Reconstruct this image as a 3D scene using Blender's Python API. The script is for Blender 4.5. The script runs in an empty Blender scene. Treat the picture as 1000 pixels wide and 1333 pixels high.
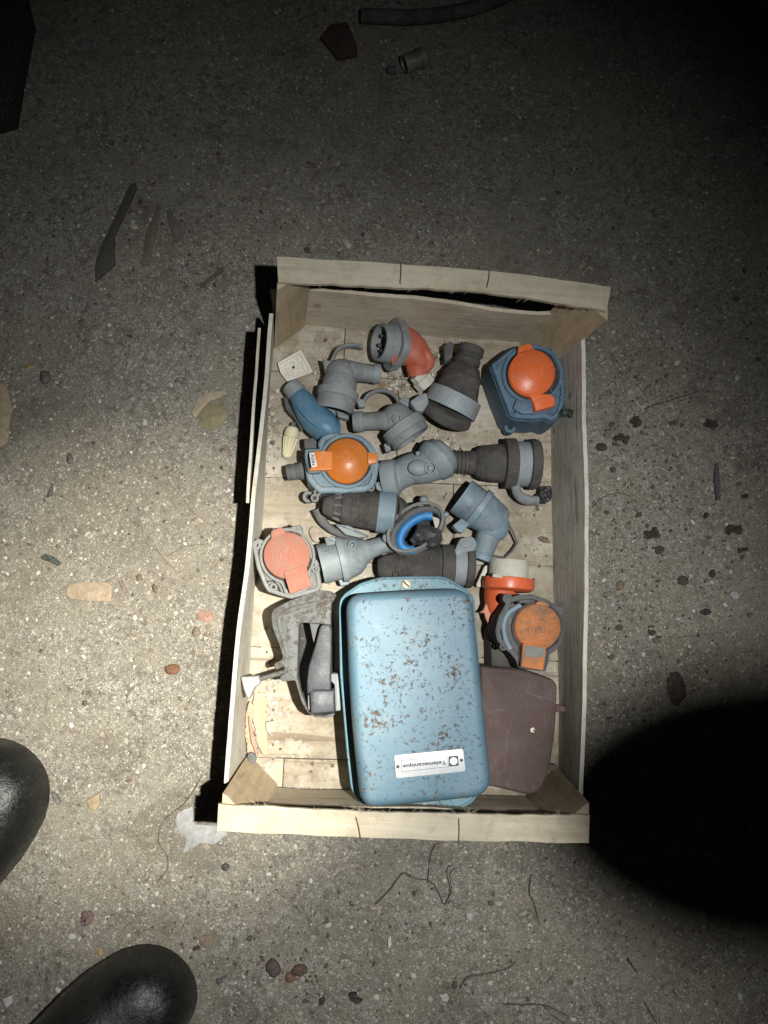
import bpy, bmesh, math, random
import numpy as np
from mathutils import Vector, Matrix, noise
random.seed(7); np.random.seed(7)
S = bpy.context.scene
COL = S.collection

# ------------------------------------------------------------ camera
F, ZC, TX, RX = 1000.0, 0.767, 0.139, 0.05
fw = Vector((math.sin(RX), math.sin(TX)*math.cos(RX), -math.cos(TX)*math.cos(RX)))
up = Vector((0, 1, 0)); up = (up - fw*up.dot(fw)).normalized(); rt = fw.cross(up)
CAMP = Vector((0, 0, ZC))
cam = bpy.data.cameras.new('camera'); camo = bpy.data.objects.new('camera', cam); COL.objects.link(camo)
M = Matrix((rt, up, -fw)).transposed().to_4x4(); M.translation = CAMP
camo.matrix_world = M
cam.sensor_fit = 'HORIZONTAL'; cam.sensor_width = 36.0; cam.lens = 36.0*F/1000.0
cam.clip_start = 0.01; cam.clip_end = 50
S.camera = camo
S.render.resolution_x, S.render.resolution_y = 768, 1024

# ------------------------------------------------------------ world, lamp, exposure
w = bpy.data.worlds.new('World'); S.world = w; w.use_nodes = True
w.node_tree.nodes['Background'].inputs[0].default_value = (0.55, 0.62, 0.75, 1)
w.node_tree.nodes['Background'].inputs[1].default_value = 0.006
S.view_settings.view_transform = 'Standard'; S.view_settings.look = 'None'
S.view_settings.exposure = 0; S.view_settings.gamma = 1

def P(px, py, z=0.0):
    """place seen at photo pixel (px,py) lying z millimetres above the ground"""
    d = fw*F + rt*(px-500) - up*(py-666.5)
    return CAMP + d*((z/1000.0-ZC)/d.z)
def pxs(p): return (p-CAMP).dot(fw)/F

LAMP = Vector((0.150, -0.013, 0.908))
def spot(name, aim, power, angle, blend, col):
    l = bpy.data.lights.new(name, 'SPOT'); l.energy = power; l.spot_size = math.radians(angle)
    l.spot_blend = blend; l.shadow_soft_size = 0.007; l.color = col
    o = bpy.data.objects.new(name, l); COL.objects.link(o); o.location = LAMP
    o.rotation_euler = (aim-LAMP).to_track_quat('-Z', 'Y').to_euler()
spot('lamp_core', P(212, 872), 78.0, 33, 1.0, (1.0, 0.955, 0.82))
spot('lamp_beam', P(450, 925), 22.5, 71, 1.0, (0.98, 0.99, 0.94))
spot('lamp_flood', P(410, 760), 11.0, 86, 1.0, (0.93, 0.98, 1.0))

# ------------------------------------------------------------ coordinates read off enlargements of the photo
CR = {0:(0,0,1),1:(320,320,4),2:(550,320,3.846),3:(320,540,4.167),4:(540,540,4.167),5:(280,740,3.705),6:(430,740,3.923),
 7:(590,720,3.42),8:(360,550,7.143),9:(480,630,6.25),10:(500,960,8.333),11:(460,400,8.333),12:(300,740,6.347),
 13:(610,720,7.692),14:(280,330,5.556),15:(450,490,5.882),16:(0,900,3.03),17:(0,430,2.836),18:(0,0,2),19:(740,430,2.665),
 20:(280,1020,2.381),21:(650,1000,2.857),22:(500,0,2)}
def c(k, s):
    ox, oy, m = CR[k]; out = []
    for t in s.split():
        v = [float(q) for q in t.split(',')]
        r = (ox+v[0]/m, oy+v[1]/m)
        if len(v) > 2: r += (v[2],)
        if len(v) > 3: r += (v[3]/m,)
        out.append(r)
    return out
def q(k, x, y): return (CR[k][0]+x/CR[k][2], CR[k][1]+y/CR[k][2])

# ------------------------------------------------------------ mesh helpers (all in world metres)
def BM(): return bmesh.new()
def smooth(pts, n=4):
    out = []; N = len(pts)
    for i in range(N):
        a, b, c_, d = (Vector(pts[(i+k) % N][:2]) for k in (-1, 0, 1, 2))
        for j in range(n):
            t = j/n
            v = 0.5*((2*b)+(c_-a)*t+(2*a-5*b+4*c_-d)*t*t+(3*b-a-3*c_+d)*t**3)
            out.append((v.x, v.y))
    return out
def smooth_open(pts, n=6):
    out = []; N = len(pts)
    for i in range(N-1):
        A = [Vector(pts[min(max(i+k, 0), N-1)]) for k in (-1, 0, 1, 2)]
        for j in range(n):
            t = j/n; a, b, c_, d = A
            out.append(tuple(0.5*((2*b)+(c_-a)*t+(2*a-5*b+4*c_-d)*t*t+(3*b-a-3*c_+d)*t**3)))
    out.append(tuple(pts[-1])); return out
def ell(cx, cy, rx, ry, n=40, rot=0):
    r = math.radians(rot)
    return [(cx+rx*math.cos(a)*math.cos(r)-ry*math.sin(a)*math.sin(r), cy+rx*math.cos(a)*math.sin(r)+ry*math.sin(a)*math.cos(r))
            for a in (2*math.pi*i/n for i in range(n))]
def rrect(corners, rad, n=6):
    """rounded polygon through px corners"""
    out = []; N = len(corners)
    for i in range(N):
        p = Vector(corners[i]); a = Vector(corners[i-1]); b = Vector(corners[(i+1) % N])
        r = rad[i] if isinstance(rad, (list, tuple)) else rad
        pa = p+(a-p).normalized()*min(r, (a-p).length*.49); pb = p+(b-p).normalized()*min(r, (b-p).length*.49)
        for j in range(n+1):
            t = j/n; v = pa*(1-t)**2+p*2*t*(1-t)+pb*t*t; out.append((v.x, v.y))
    return out
def area2(w_): return sum(w_[i].x*w_[(i+1) % len(w_)].y-w_[(i+1) % len(w_)].x*w_[i].y for i in range(len(w_)))
def inset(w_, d):
    N = len(w_); out = []
    for i in range(N):
        e1 = (w_[i]-w_[i-1]); e2 = (w_[(i+1) % N]-w_[i])
        n1 = Vector((-e1.y, e1.x)); n2 = Vector((-e2.y, e2.x))
        if n1.length > 0: n1.normalize()
        if n2.length > 0: n2.normalize()
        n = n1+n2
        n = n.normalized() if n.length > 1e-6 else n1
        out.append(Vector((w_[i].x+n.x*d, w_[i].y+n.y*d, w_[i].z)))
    bad = [(out[(i+1) % N]-out[i]).dot(w_[(i+1) % N]-w_[i]) <= 0 for i in range(N)]
    if any(bad) and not all(bad):
        s = next(i for i in range(N) if not bad[i]); i = 1
        while i <= N:
            if bad[(s+i) % N]:
                j = i
                while bad[(s+j+1) % N]: j += 1
                run = [(s+k) % N for k in range(i, j+2)]; m = sum((out[k] for k in run), Vector())/len(run)
                for k in run: out[k] = Vector((m.x, m.y, w_[k].z))
                i = j+1
            i += 1
    return out
def wout(outline, z):
    w_ = [P(p[0], p[1], z(p[0], p[1]) if callable(z) else z) for p in outline]
    if area2(w_) < 0: w_.reverse()
    return w_
def loft(bm, outline, z, rings, bottom=True):
    """rings: (inset mm, dz mm) or (inset, dz, scale about centre)"""
    base = wout(outline, z); cen = sum(base, Vector())/len(base); loops = []
    for r in rings:
        b = inset(base, r[0]/1000.0) if r[0] else [v.copy() for v in base]
        if len(r) > 2: b = [cen+(v-cen)*r[2]+Vector((0, 0, (1-r[2])*(v.z-cen.z)*0)) for v in b]
        loops.append([bm.verts.new((v.x, v.y, v.z+r[1]/1000.0)) for v in b])
    n = len(base)
    for A, B in zip(loops, loops[1:]):
        for i in range(n): bm.faces.new((A[i], A[(i+1) % n], B[(i+1) % n], B[i]))
    bm.faces.new(loops[-1])
    if bottom: bm.faces.new(list(reversed(loops[0])))
def plate(bm, outline, z, th, bev=0.8, under=0):
    loft(bm, outline, z, [(under, -th), (0, -bev), (bev*.3, -bev*.3), (bev, 0)])
def dome(bm, outline, z, h, th=2, edge=1.5):
    R = [(0, -th), (0, -edge), (edge*.4, -edge*.3), (edge, 0)]
    for s in (.9, .78, .62, .45, .25, .08): R.append((edge, h*(1-s*s), s))
    loft(bm, outline, z, R)
def wall(bm, outer, inner, z, th, bev=.6):
    """ring between two outlines of the same number of points"""
    O = wout(outer, z); I = wout(inner, z); n = len(O)
    def lp(w_, dz, d=0):
        w_ = inset(w_, d/1000.0) if d else w_
        return [bm.verts.new((v.x, v.y, v.z+dz/1000.0)) for v in w_]
    L = [lp(O, -th), lp(O, -bev), lp(O, 0, bev), lp(I, 0, -bev), lp(I, -bev), lp(I, -th)]
    for A, B in zip(L, L[1:]+L[:1]):
        for i in range(n): bm.faces.new((A[i], A[(i+1) % n], B[(i+1) % n], B[i]))
def tube(bm, pts, seg=22, cap=True, flat=1.0, closed=False):
    """pts (px,py,z,r_px)"""
    W = [P(*p[:3]) for p in pts]; R = [p[3]*pxs(w_) for p, w_ in zip(pts, W)]
    tube_w(bm, W, R, seg, cap, flat, closed)
def tube_w(bm, W, R, seg=22, cap=True, flat=1.0, closed=False, axis=None):
    n = len(W); loops = []; prevN = None
    for i in range(n):
        if axis is not None: T = axis
        else:
            a = W[i-1] if (i > 0 or closed) else W[i]; b = W[(i+1) % n] if (i < n-1 or closed) else W[i]
            T = (b-a)
            if T.length < 1e-9: T = Vector((1, 0, 0))
            T = T.normalized()
        if prevN is None:
            z = Vector((0, 0, 1)) if abs(T.z) < .9 else Vector((0, 1, 0))
            N = (z-T*z.dot(T)).normalized()
        else:
            N = prevN-T*prevN.dot(T)
            N = N.normalized() if N.length > 1e-6 else prevN
        prevN = N; B = T.cross(N)
        fl = flat[i] if isinstance(flat, (list, tuple)) else flat
        loops.append([bm.verts.new(W[i]+(N*math.cos(t)*fl+B*math.sin(t))*max(R[i], 1e-5)) for t in (2*math.pi*k/seg for k in range(seg))])
    pr = list(zip(loops, loops[1:]))
    if closed: pr.append((loops[-1], loops[0]))
    for A, Bq in pr:
        for k in range(seg): bm.faces.new((A[k], A[(k+1) % seg], Bq[(k+1) % seg], Bq[k]))
    if cap and not closed:
        bm.faces.new(list(reversed(loops[0]))); bm.faces.new(loops[-1])
def lathe(bm, A, B, prof, seg=32, flat=1.0):
    """A,B (px,py,z); prof [(t, r_px)]"""
    a, b = P(*A), P(*B); s = pxs((a+b)/2); ax = (b-a).normalized()
    tube_w(bm, [a.lerp(b, t) for t, r in prof], [r*s for t, r in prof], seg, True, flat, axis=ax)
def ball(bm, px, py, z, r, sc=(1, 1, 1), sub=3):
    p = P(px, py, z); R = r*pxs(p)
    ret = bmesh.ops.create_icosphere(bm, subdivisions=sub, radius=1)
    for v in ret['verts']: v.co = Vector((v.co.x*sc[0]*R+p.x, v.co.y*sc[1]*R+p.y, v.co.z*sc[2]*R+p.z))
def hexa(bm, v8):
    v = [bm.verts.new(x) for x in v8]
    for f in ((0, 3, 2, 1), (4, 5, 6, 7), (0, 1, 5, 4), (1, 2, 6, 5), (2, 3, 7, 6), (3, 0, 4, 7)): bm.faces.new([v[i] for i in f])
def board(bm, low, high, out, th, n=28, amp=.0006, fray=.0008):
    """upright board: px polylines of lower and upper edge with z; out = world direction of thickness"""
    def samp(L, t):
        f = t*(len(L)-1); i = min(int(f), len(L)-2); f -= i
        return L[i].lerp(L[i+1], f)
    L = [P(*p) for p in low]; H = [P(*p) for p in high]; o = out.normalized()*th/1000.0; m = 4; G = []
    for i in range(n+1):
        t = i/n; a, b = samp(L, t), samp(H, t); row = []
        for j in range(m+1):
            p = a.lerp(b, j/m)
            p = p+out.normalized()*noise.noise(p*14)*amp*3
            if j in (0, m): p = p+(b-a).normalized()*noise.noise(p*90)*fray
            row.append(p)
        G.append(row)
    I = [[bm.verts.new(p) for p in r] for r in G]; O = [[bm.verts.new(p+o) for p in r] for r in G]
    for i in range(n):
        for j in range(m):
            bm.faces.new((I[i][j], I[i+1][j], I[i+1][j+1], I[i][j+1])); bm.faces.new((O[i][j], O[i][j+1], O[i+1][j+1], O[i+1][j]))
        for j in (0, m): bm.faces.new((I[i][j], I[i+1][j], O[i+1][j], O[i][j]))
    for i in (0, n):
        for j in range(m): bm.faces.new((I[i][j], I[i][j+1], O[i][j+1], O[i][j]))
def rough(bm, amp, fr, seed=0):
    bm.normal_update(); o = Vector((seed*3.1, seed*1.7, 0))
    for v in bm.verts: v.co = v.co+v.normal*noise.noise(v.co*fr+o)*amp/1000.0

# ------------------------------------------------------------ scene-tree helpers
def tag(o, label=None, cat=None, group=None, kind=None):
    if label: o['label'] = label
    if cat: o['category'] = cat
    if group: o['group'] = group
    if kind: o['kind'] = kind
    return o
def thing(name, label, cat, at, group=None):
    o = bpy.data.objects.new(name, None); o.empty_display_size = .01; COL.objects.link(o); o.location = P(*at)
    return tag(o, label, cat, group)
def origin(o):
    v = Vector(o.location)
    while o.parent: o = o.parent; v += o.location
    return v
def obj(name, bm, m, parent=None, ang=38, loc=None, label=None):
    bmesh.ops.remove_doubles(bm, verts=bm.verts, dist=4e-6)
    bmesh.ops.recalc_face_normals(bm, faces=bm.faces)
    if loc is None:
        loc = origin(parent) if parent else sum((v.co for v in bm.verts), Vector())/len(bm.verts)
    a = math.radians(ang)
    for f in bm.faces: f.smooth = True
    for e in bm.edges:
        if len(e.link_faces) == 2: e.smooth = e.calc_face_angle(0) < a
    for v in bm.verts: v.co -= loc
    me = bpy.data.meshes.new(name); bm.to_mesh(me); bm.free(); me.materials.append(m)
    o = bpy.data.objects.new(name, me); COL.objects.link(o)
    if parent: o.parent = parent
    else: o.location = loc
    if label: o['label'] = label
    return o
def solo(name, bm, m, label, cat, group=None, kind=None, ang=38):
    return tag(obj(name, bm, m, None, ang), label, cat, group, kind)

# ------------------------------------------------------------ materials
class NT:
    def __init__(s, name):
        s.m = bpy.data.materials.new(name); s.m.use_nodes = True; s.t = s.m.node_tree; s.n = s.t.nodes
        s.b = s.n['Principled BSDF']; s.tc = s.n.new('ShaderNodeTexCoord').outputs['Object']
    def put(s, sock, v):
        if hasattr(v, 'is_linked') or isinstance(v, bpy.types.NodeSocket): s.t.links.new(v, sock)
        else:
            if isinstance(v, (tuple, list)) and len(v) == 3 and len(sock.default_value) == 4: v = (*v, 1)
            sock.default_value = v
    def mapv(s, scale=(1, 1, 1), rot=(0, 0, 0), loc=(0, 0, 0), vec=None):
        n = s.n.new('ShaderNodeMapping'); s.put(n.inputs['Vector'], vec or s.tc)
        n.inputs['Scale'].default_value = scale; n.inputs['Rotation'].default_value = rot; n.inputs['Location'].default_value = loc
        return n.outputs[0]
    def noise(s, sc, det=4, ro=.6, vec=None, dist=0, out=0):
        n = s.n.new('ShaderNodeTexNoise'); s.put(n.inputs['Vector'], vec or s.tc)
        n.inputs['Scale'].default_value = sc; n.inputs['Detail'].default_value = det; n.inputs['Roughness'].default_value = ro
        n.inputs['Distortion'].default_value = dist
        return n.outputs[out]
    def vor(s, sc, feat='F1', vec=None, rand=1.0, out='Distance'):
        n = s.n.new('ShaderNodeTexVoronoi'); n.feature = feat; s.put(n.inputs['Vector'], vec or s.tc)
        n.inputs['Scale'].default_value = sc; n.inputs['Randomness'].default_value = rand
        return n.outputs[out]
    def ramp(s, fac, stops, const=False):
        n = s.n.new('ShaderNodeValToRGB'); s.put(n.inputs[0], fac); e = n.color_ramp.elements
        if const: n.color_ramp.interpolation = 'CONSTANT'
        while len(e) < len(stops): e.new(.5)
        for el, (p, col) in zip(e, stops):
            el.position = p; el.color = (*col, 1) if isinstance(col, tuple) else (col, col, col, 1)
        return n.outputs[0]
    def mix(s, f, a, b, mode='MIX'):
        n = s.n.new('ShaderNodeMix'); n.data_type = 'RGBA'; n.blend_type = mode; n.clamp_factor = True
        s.put(n.inputs['Factor'], f); s.put(n.inputs['A'] if False else n.inputs[6], a); s.put(n.inputs[7], b)
        return n.outputs[2]
    def math(s, op, a, b=0.0):
        n = s.n.new('ShaderNodeMath'); n.operation = op; s.put(n.inputs[0], a); s.put(n.inputs[1], b); return n.outputs[0]
    def bump(s, h, st, dist=.001, nrm=None):
        n = s.n.new('ShaderNodeBump'); s.put(n.inputs['Height'], h); n.inputs['Strength'].default_value = st
        n.inputs['Distance'].default_value = dist
        if nrm is not None: s.put(n.inputs['Normal'], nrm)
        return n.outputs[0]
    def done(s, col, ro, nrm=None, metal=0.0, spec=.5):
        s.put(s.b.inputs['Base Color'], col); s.put(s.b.inputs['Roughness'], ro); s.put(s.b.inputs['Metallic'], metal)
        s.b.inputs['Specular IOR Level'].default_value = spec
        if nrm is not None: s.put(s.b.inputs['Normal'], nrm)
        return s.m

def worn(name, base, ro=.5, dust=.45, dcol=(.30, .27, .22), grime=.4, gcol=(.03, .027, .025), metal=0, bump=.35, spec=.4, var=.25, sc=1.0, scr=.35):
    t = NT(name)
    n1 = t.noise(55*sc, 6, .65); n2 = t.noise(240*sc, 5, .7); n3 = t.noise(900, 3, .6); n4 = t.noise(22*sc, 4, .6, dist=.5)
    col = t.mix(t.math('MULTIPLY', n2, var), base, tuple(min(1, x*1.9+.02) for x in base))
    d = t.math('MULTIPLY', t.ramp(n1, [(.40, 0), (.60, 1)]), dust)
    d2 = t.math('MULTIPLY', t.ramp(n2, [(.5, 0), (.72, 1)]), dust)
    col = t.mix(t.math('MAXIMUM', d, d2), col, dcol)
    g = t.math('MULTIPLY', t.ramp(t.math('ADD', t.math('MULTIPLY', n4, .7), t.math('MULTIPLY', n2, .3)), [(.46, 0), (.60, 1)]), grime)
    col = t.mix(g, col, gcol)
    sp = t.ramp(t.vor(330*sc), [(.10, 1), (.17, 0)])
    col = t.mix(t.math('MULTIPLY', t.math('MULTIPLY', sp, t.ramp(n1, [(.45, 0), (.6, 1)])), .6), col, tuple(min(1, x*1.4) for x in dcol))
    pt = t.n.new('ShaderNodeNewGeometry').outputs['Pointiness']
    col = t.mix(t.math('MULTIPLY', t.math('MULTIPLY', t.ramp(pt, [(.515, 0), (.57, 1)]), t.ramp(n2, [(.3, .3), (.6, 1)])), .5), col, tuple(min(1, x*1.7+.03) for x in base))
    se = t.vor(38*sc, 'DISTANCE_TO_EDGE', vec=t.mapv((1, 1, 1), vec=t.mapv((1.6, .5, 1), (0, 0, .7))))
    col = t.mix(t.math('MULTIPLY', t.math('MULTIPLY', t.ramp(se, [(.004, 1), (.014, 0)]), t.ramp(n2, [(.45, 0), (.6, 1)])), scr), col, tuple(min(1, x*1.5+.02) for x in dcol))
    r = t.math('ADD', t.math('MULTIPLY', n1, .3), t.math('ADD', t.math('MULTIPLY', d, .35), ro-.1))
    nm = t.bump(n3, bump*.5, .0004); nm = t.bump(n2, bump, .0009, nm); nm = t.bump(n1, bump*.6, .004, nm)
    return t.done(col, r, nm, metal, spec)

def rusty(name, base, rust, amount, ro=.5, metal=0, rust2=(.05, .03, .022), light=(.42, .33, .25), sc=1.0, dust=.12):
    """paint with chips: pale primer rim and rust inside"""
    t = NT(name)
    n0 = t.noise(34*sc, 3, .6); n1 = t.noise(290*sc, 6, .68, dist=.4); n2 = t.noise(420*sc, 4, .6); n3 = t.noise(60*sc, 5, .7)
    m = t.math('ADD', t.math('MULTIPLY', n0, .24), t.math('MULTIPLY', n1, .80))
    lo = .60-amount
    rim = t.ramp(m, [(lo, 0), (lo+.02, 1)]); core = t.ramp(m, [(lo+.028, 0), (lo+.055, 1)])
    b = t.mix(t.math('MULTIPLY', n3, .35), base, tuple(x*.62 for x in base))
    b = t.mix(t.math('MULTIPLY', t.ramp(t.noise(30, 5, .7), [(.5, 0), (.75, 1)]), dust*2), b, (.42, .42, .38))
    b = t.mix(t.math('MULTIPLY', t.ramp(n2, [(.62, 0), (.7, 1)]), .5), b, rust)
    c1 = t.mix(n2, light, rust)
    col = t.mix(t.math('MULTIPLY', rim, .8), b, c1)
    col = t.mix(core, col, t.mix(t.ramp(n2, [(.4, 0), (.65, 1)]), rust, rust2))
    r = t.math('ADD', t.math('MULTIPLY', rim, .35), t.math('ADD', ro, t.math('MULTIPLY', n3, .12)))
    nm = t.bump(t.math('SUBTRACT', t.math('MULTIPLY', n2, .3), rim), .5, .0006); nm = t.bump(t.noise(14, 2, .4), .25, .004, nm)
    return t.done(col, r, nm, metal, .5)

def wood(name, ax=0, cols=((.33, .25, .165), (.46, .37, .255), (.55, .46, .335)), dirt=.35, rot=0.0, pale=0.0, fine=1.0, crack=0):
    t = NT(name); sc = [190, 190, 190]; sc[ax] = 9; sc2 = [42, 42, 42]; sc2[ax] = 2.2; sc3 = [900, 900, 900]; sc3[ax] = 25
    v0 = t.mapv((1, 1, 1), (0, 0, rot))
    oi = t.n.new('ShaderNodeObjectInfo').outputs['Random']
    off = t.math('MULTIPLY', oi, 7.0)
    comb = t.n.new('ShaderNodeCombineXYZ'); t.put(comb.inputs[0], off); t.put(comb.inputs[1], off); t.put(comb.inputs[2], off)
    add = t.n.new('ShaderNodeVectorMath'); add.operation = 'ADD'; t.put(add.inputs[0], v0); t.put(add.inputs[1], comb.outputs[0])
    v0 = add.outputs[0]
    g1 = t.noise(1, 5, .6, t.mapv(tuple(sc), vec=v0), .3); g2 = t.noise(1, 4, .55, t.mapv(tuple(sc2), vec=v0), 1.2); g3 = t.noise(1, 3, .6, t.mapv(tuple(sc3), vec=v0))
    f = t.math('ADD', t.math('MULTIPLY', g1, .45), t.math('ADD', t.math('MULTIPLY', g2, .4), t.math('MULTIPLY', g3, .15)))
    col = t.ramp(f, [(.33, cols[0]), (.5, cols[1]), (.68, cols[2])])
    ns = t.noise(11, 5, .65, v0); col = t.mix(t.math('MULTIPLY', t.ramp(ns, [(.50, 0), (.62, 1)]), .35), col, (.27, .215, .15))
    k = t.vor(20, vec=v0); col = t.mix(t.math('MULTIPLY', t.ramp(k, [(.06, 1), (.11, 0)]), .55), col, (.13, .07, .03))
    n = t.noise(38, 6, .7, v0); col = t.mix(t.math('MULTIPLY', t.ramp(n, [(.48, 0), (.72, 1)]), dirt), col, (.16, .12, .085))
    n5 = t.noise(16, 4, .6, v0); col = t.mix(t.math('MULTIPLY', t.ramp(n5, [(.45, 0), (.7, 1)]), .35+pale), col, (.52, .48, .41))
    sp = t.ramp(t.vor(260, vec=v0), [(.07, 1), (.12, 0)]); spn = t.ramp(t.noise(60, 3, .5, v0), [(.52, 0), (.62, 1)])
    col = t.mix(t.math('MULTIPLY', t.math('MULTIPLY', sp, spn), .75), col, (.07, .05, .04))
    cr = t.noise(1, 2, .5, t.mapv(tuple(x*.5 for x in sc), vec=v0)); crk = t.ramp(cr, [(.30, 1), (.34, 0)])
    col = t.mix(t.math('MULTIPLY', crk, .5), col, (.12, .08, .05))
    nm = t.bump(g1, .5*fine, .0012); nm = t.bump(g3, .35*fine, .0005, nm)
    if crack:
        ce = t.vor(26, 'DISTANCE_TO_EDGE', vec=t.mapv((1, 1.4, 1), vec=v0)); cm = t.ramp(t.noise(12, 4, .6, v0), [(.48, 0), (.56, 1)])
        nz = t.noise(70, 4, .7, v0); ce = t.math('ADD', ce, t.math('MULTIPLY', nz, .10))
        col = t.mix(t.math('MULTIPLY', t.math('MULTIPLY', t.ramp(ce, [(.052, 1), (.066, 0)]), cm), crack), col, (.10, .075, .055))
        pe = t.ramp(t.noise(30, 7, .72, v0), [(.55, 0), (.59, 1)]); col = t.mix(t.math('MULTIPLY', pe, .35), col, (.20, .15, .105))
        pl = t.ramp(t.noise(24, 7, .72, t.mapv((1, 1, 1), loc=(3, 5, 1), vec=v0)), [(.55, 0), (.58, 1)]); col = t.mix(t.math('MULTIPLY', pl, .4), col, (.55, .51, .44))
    n6 = t.noise(95, 6, .75, v0); col = t.mix(t.math('MULTIPLY', t.ramp(n6, [(.54, 0), (.70, 1)]), dirt*1.4), col, (.20, .16, .12))
    return t.done(col, .8, nm, 0, .2)

def ground_mat():
    t = NT('concrete'); v = t.mapv((1, 1, 1))
    dn = t.noise(260, 4, .7, out=1)
    vm = t.n.new('ShaderNodeVectorMath'); vm.operation = 'MULTIPLY_ADD'; t.put(vm.inputs[0], dn); vm.inputs[1].default_value = (.0065,)*3; t.put(vm.inputs[2], v)
    vv = vm.outputs[0]
    cA = t.vor(430, out='Color', vec=vv); eA = t.vor(430, 'DISTANCE_TO_EDGE', vec=vv)
    cB = t.vor(215, out='Color', vec=vv); eB = t.vor(215, 'DISTANCE_TO_EDGE', vec=vv)
    sx = t.n.new('ShaderNodeSeparateColor'); t.put(sx.inputs[0], cA); sb = t.n.new('ShaderNodeSeparateColor'); t.put(sb.inputs[0], cB)
    a = t.ramp(sx.outputs[0], [(0, (.12, .106, .085)), (.22, (.29, .262, .215)), (.6, (.46, .43, .365)), (.85, (.63, .60, .53)), (1, (.80, .78, .71))])
    b = t.ramp(sb.outputs[1], [(0, (.15, .128, .10)), (.3, (.34, .31, .25)), (.7, (.52, .485, .41)), (1, (.70, .68, .61))])
    col = t.mix(.34, a, b)
    col = t.mix(t.math('MULTIPLY', t.ramp(sb.outputs[0], [(.955, 0), (.965, 1)]), .8), col, (.13, .075, .05))
    col = t.mix(t.math('MULTIPLY', t.ramp(sb.outputs[2], [(.965, 0), (.975, 1)]), .8), col, (.58, .57, .55))
    col = t.mix(t.math('MULTIPLY', t.ramp(eA, [(.02, 1), (.16, 0)]), .5), col, (.11, .09, .07))
    col = t.mix(t.math('MULTIPLY', t.ramp(eB, [(.01, 1), (.06, 0)]), .35), col, (.08, .065, .05))
    fine = t.noise(1500, 3, .7); col = t.mix(.35, col, t.mix(t.ramp(fine, [(.3, 0), (.7, 1)]), (.07, .06, .05), (.55, .52, .46)))
    # worn patches: mortar film, earth, damp stains
    n1 = t.noise(8, 8, .68, dist=.6); n2 = t.noise(3.0, 7, .66); n3 = t.noise(20, 6, .7)
    film = t.ramp(n1, [(.5, 0), (.62, 1)]); col = t.mix(t.math('MULTIPLY', film, .5), col, (.30, .26, .20))
    drt = t.ramp(n3, [(.56, 0), (.74, 1)]); col = t.mix(t.math('MULTIPLY', drt, .55), col, (.14, .11, .085))
    n7 = t.noise(13, 9, .72, dist=1.0); fl = t.ramp(n7, [(.48, 0), (.58, 1)]); col = t.mix(t.math('MULTIPLY', fl, .6), col, (.36, .325, .26))
    n8 = t.noise(10, 8, .7, t.mapv((1, 1, 1), loc=(4, 2, 0)), .8); col = t.mix(t.math('MULTIPLY', t.ramp(n8, [(.55, 0), (.63, 1)]), .45), col, (.15, .125, .10))
    spk = t.ramp(t.vor(95, vec=vv), [(.10, 1), (.17, 0)]); col = t.mix(t.math('MULTIPLY', t.math('MULTIPLY', spk, t.ramp(n3, [(.5, 0), (.58, 1)])), .8), col, (.05, .04, .034))
    n4 = t.noise(55, 6, .75, dist=.8); col = t.mix(t.math('MULTIPLY', t.ramp(n4, [(.52, 0), (.70, 1)]), .45), col, (.12, .10, .08))
    col = t.mix(t.math('MULTIPLY', t.ramp(n4, [(.28, 1), (.42, 0)]), .4), col, (.62, .60, .53))
    st = t.ramp(n2, [(.48, 0), (.7, 1)]); col = t.mix(t.math('MULTIPLY', st, .6), col, (.165, .14, .115))
    h = t.math('ADD', t.math('MULTIPLY', t.ramp(eA, [(0, 0), (.25, 1)]), .5), t.math('MULTIPLY', sx.outputs[0], .9))
    h = t.math('ADD', h, t.math('MULTIPLY', n4, 1.6))
    h = t.math('ADD', h, t.math('MULTIPLY', sb.outputs[1], .5))
    nm = t.bump(h, .75, .0016); nm = t.bump(fine, .6, .0006, nm); nm = t.bump(n3, .5, .006, nm)
    return t.done(col, .82, nm, 0, .3)

def island(name, stops, ro=.8, bump=.4):
    t = NT(name); g = t.n.new('ShaderNodeNewGeometry').outputs['Random Per Island']
    col = t.ramp(g, stops, True); n = t.noise(600, 3, .6)
    col = t.mix(t.math('MULTIPLY', n, .5), col, (.2, .17, .13))
    return t.done(col, ro, t.bump(n, bump, .0006), 0, .3)

def stone(name, col, ro=.8, var=.5):
    t = NT(name); n = t.noise(130, 6, .7); n2 = t.noise(700, 4, .6)
    k = t.mix(t.ramp(n, [(.35, 0), (.7, 1)]), tuple(x*(1-var*.6) for x in col), tuple(min(1, x*(1+var*.5)) for x in col))
    k = t.mix(t.math('MULTIPLY', t.ramp(n2, [(.5, 0), (.7, 1)]), .4), k, (.3, .27, .22))
    return t.done(k, ro, t.bump(n2, .5, .0008), 0, .3)

def boot_mat():
    t = NT('boot_rubber'); n1 = t.noise(45, 6, .7); n2 = t.noise(260, 5, .7); n3 = t.noise(18, 4, .6); n4 = t.noise(1100, 3, .6)
    col = t.mix(t.math('MULTIPLY', t.ramp(n1, [(.42, 0), (.7, 1)]), .6), (.007, .008, .008), (.022, .023, .022))
    d = t.ramp(t.vor(210), [(.05, 1), (.09, 0)]); col = t.mix(t.math('MULTIPLY', t.math('MULTIPLY', d, t.ramp(n1, [(.5, 0), (.56, 1)])), .7), col, (.22, .21, .18))
    col = t.mix(t.math('MULTIPLY', t.ramp(n3, [(.5, 0), (.66, 1)]), .35), col, (.055, .05, .042))
    r = t.math('ADD', .20, t.math('MULTIPLY', t.ramp(n2, [(.35, 0), (.65, 1)]), .32))
    nm = t.bump(n2, .35, .0012); nm = t.bump(n4, .35, .0004, nm); nm = t.bump(n1, .3, .004, nm)
    return t.done(col, r, nm, 0, .38)
MT = {}
MT['ground'] = ground_mat()
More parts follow.
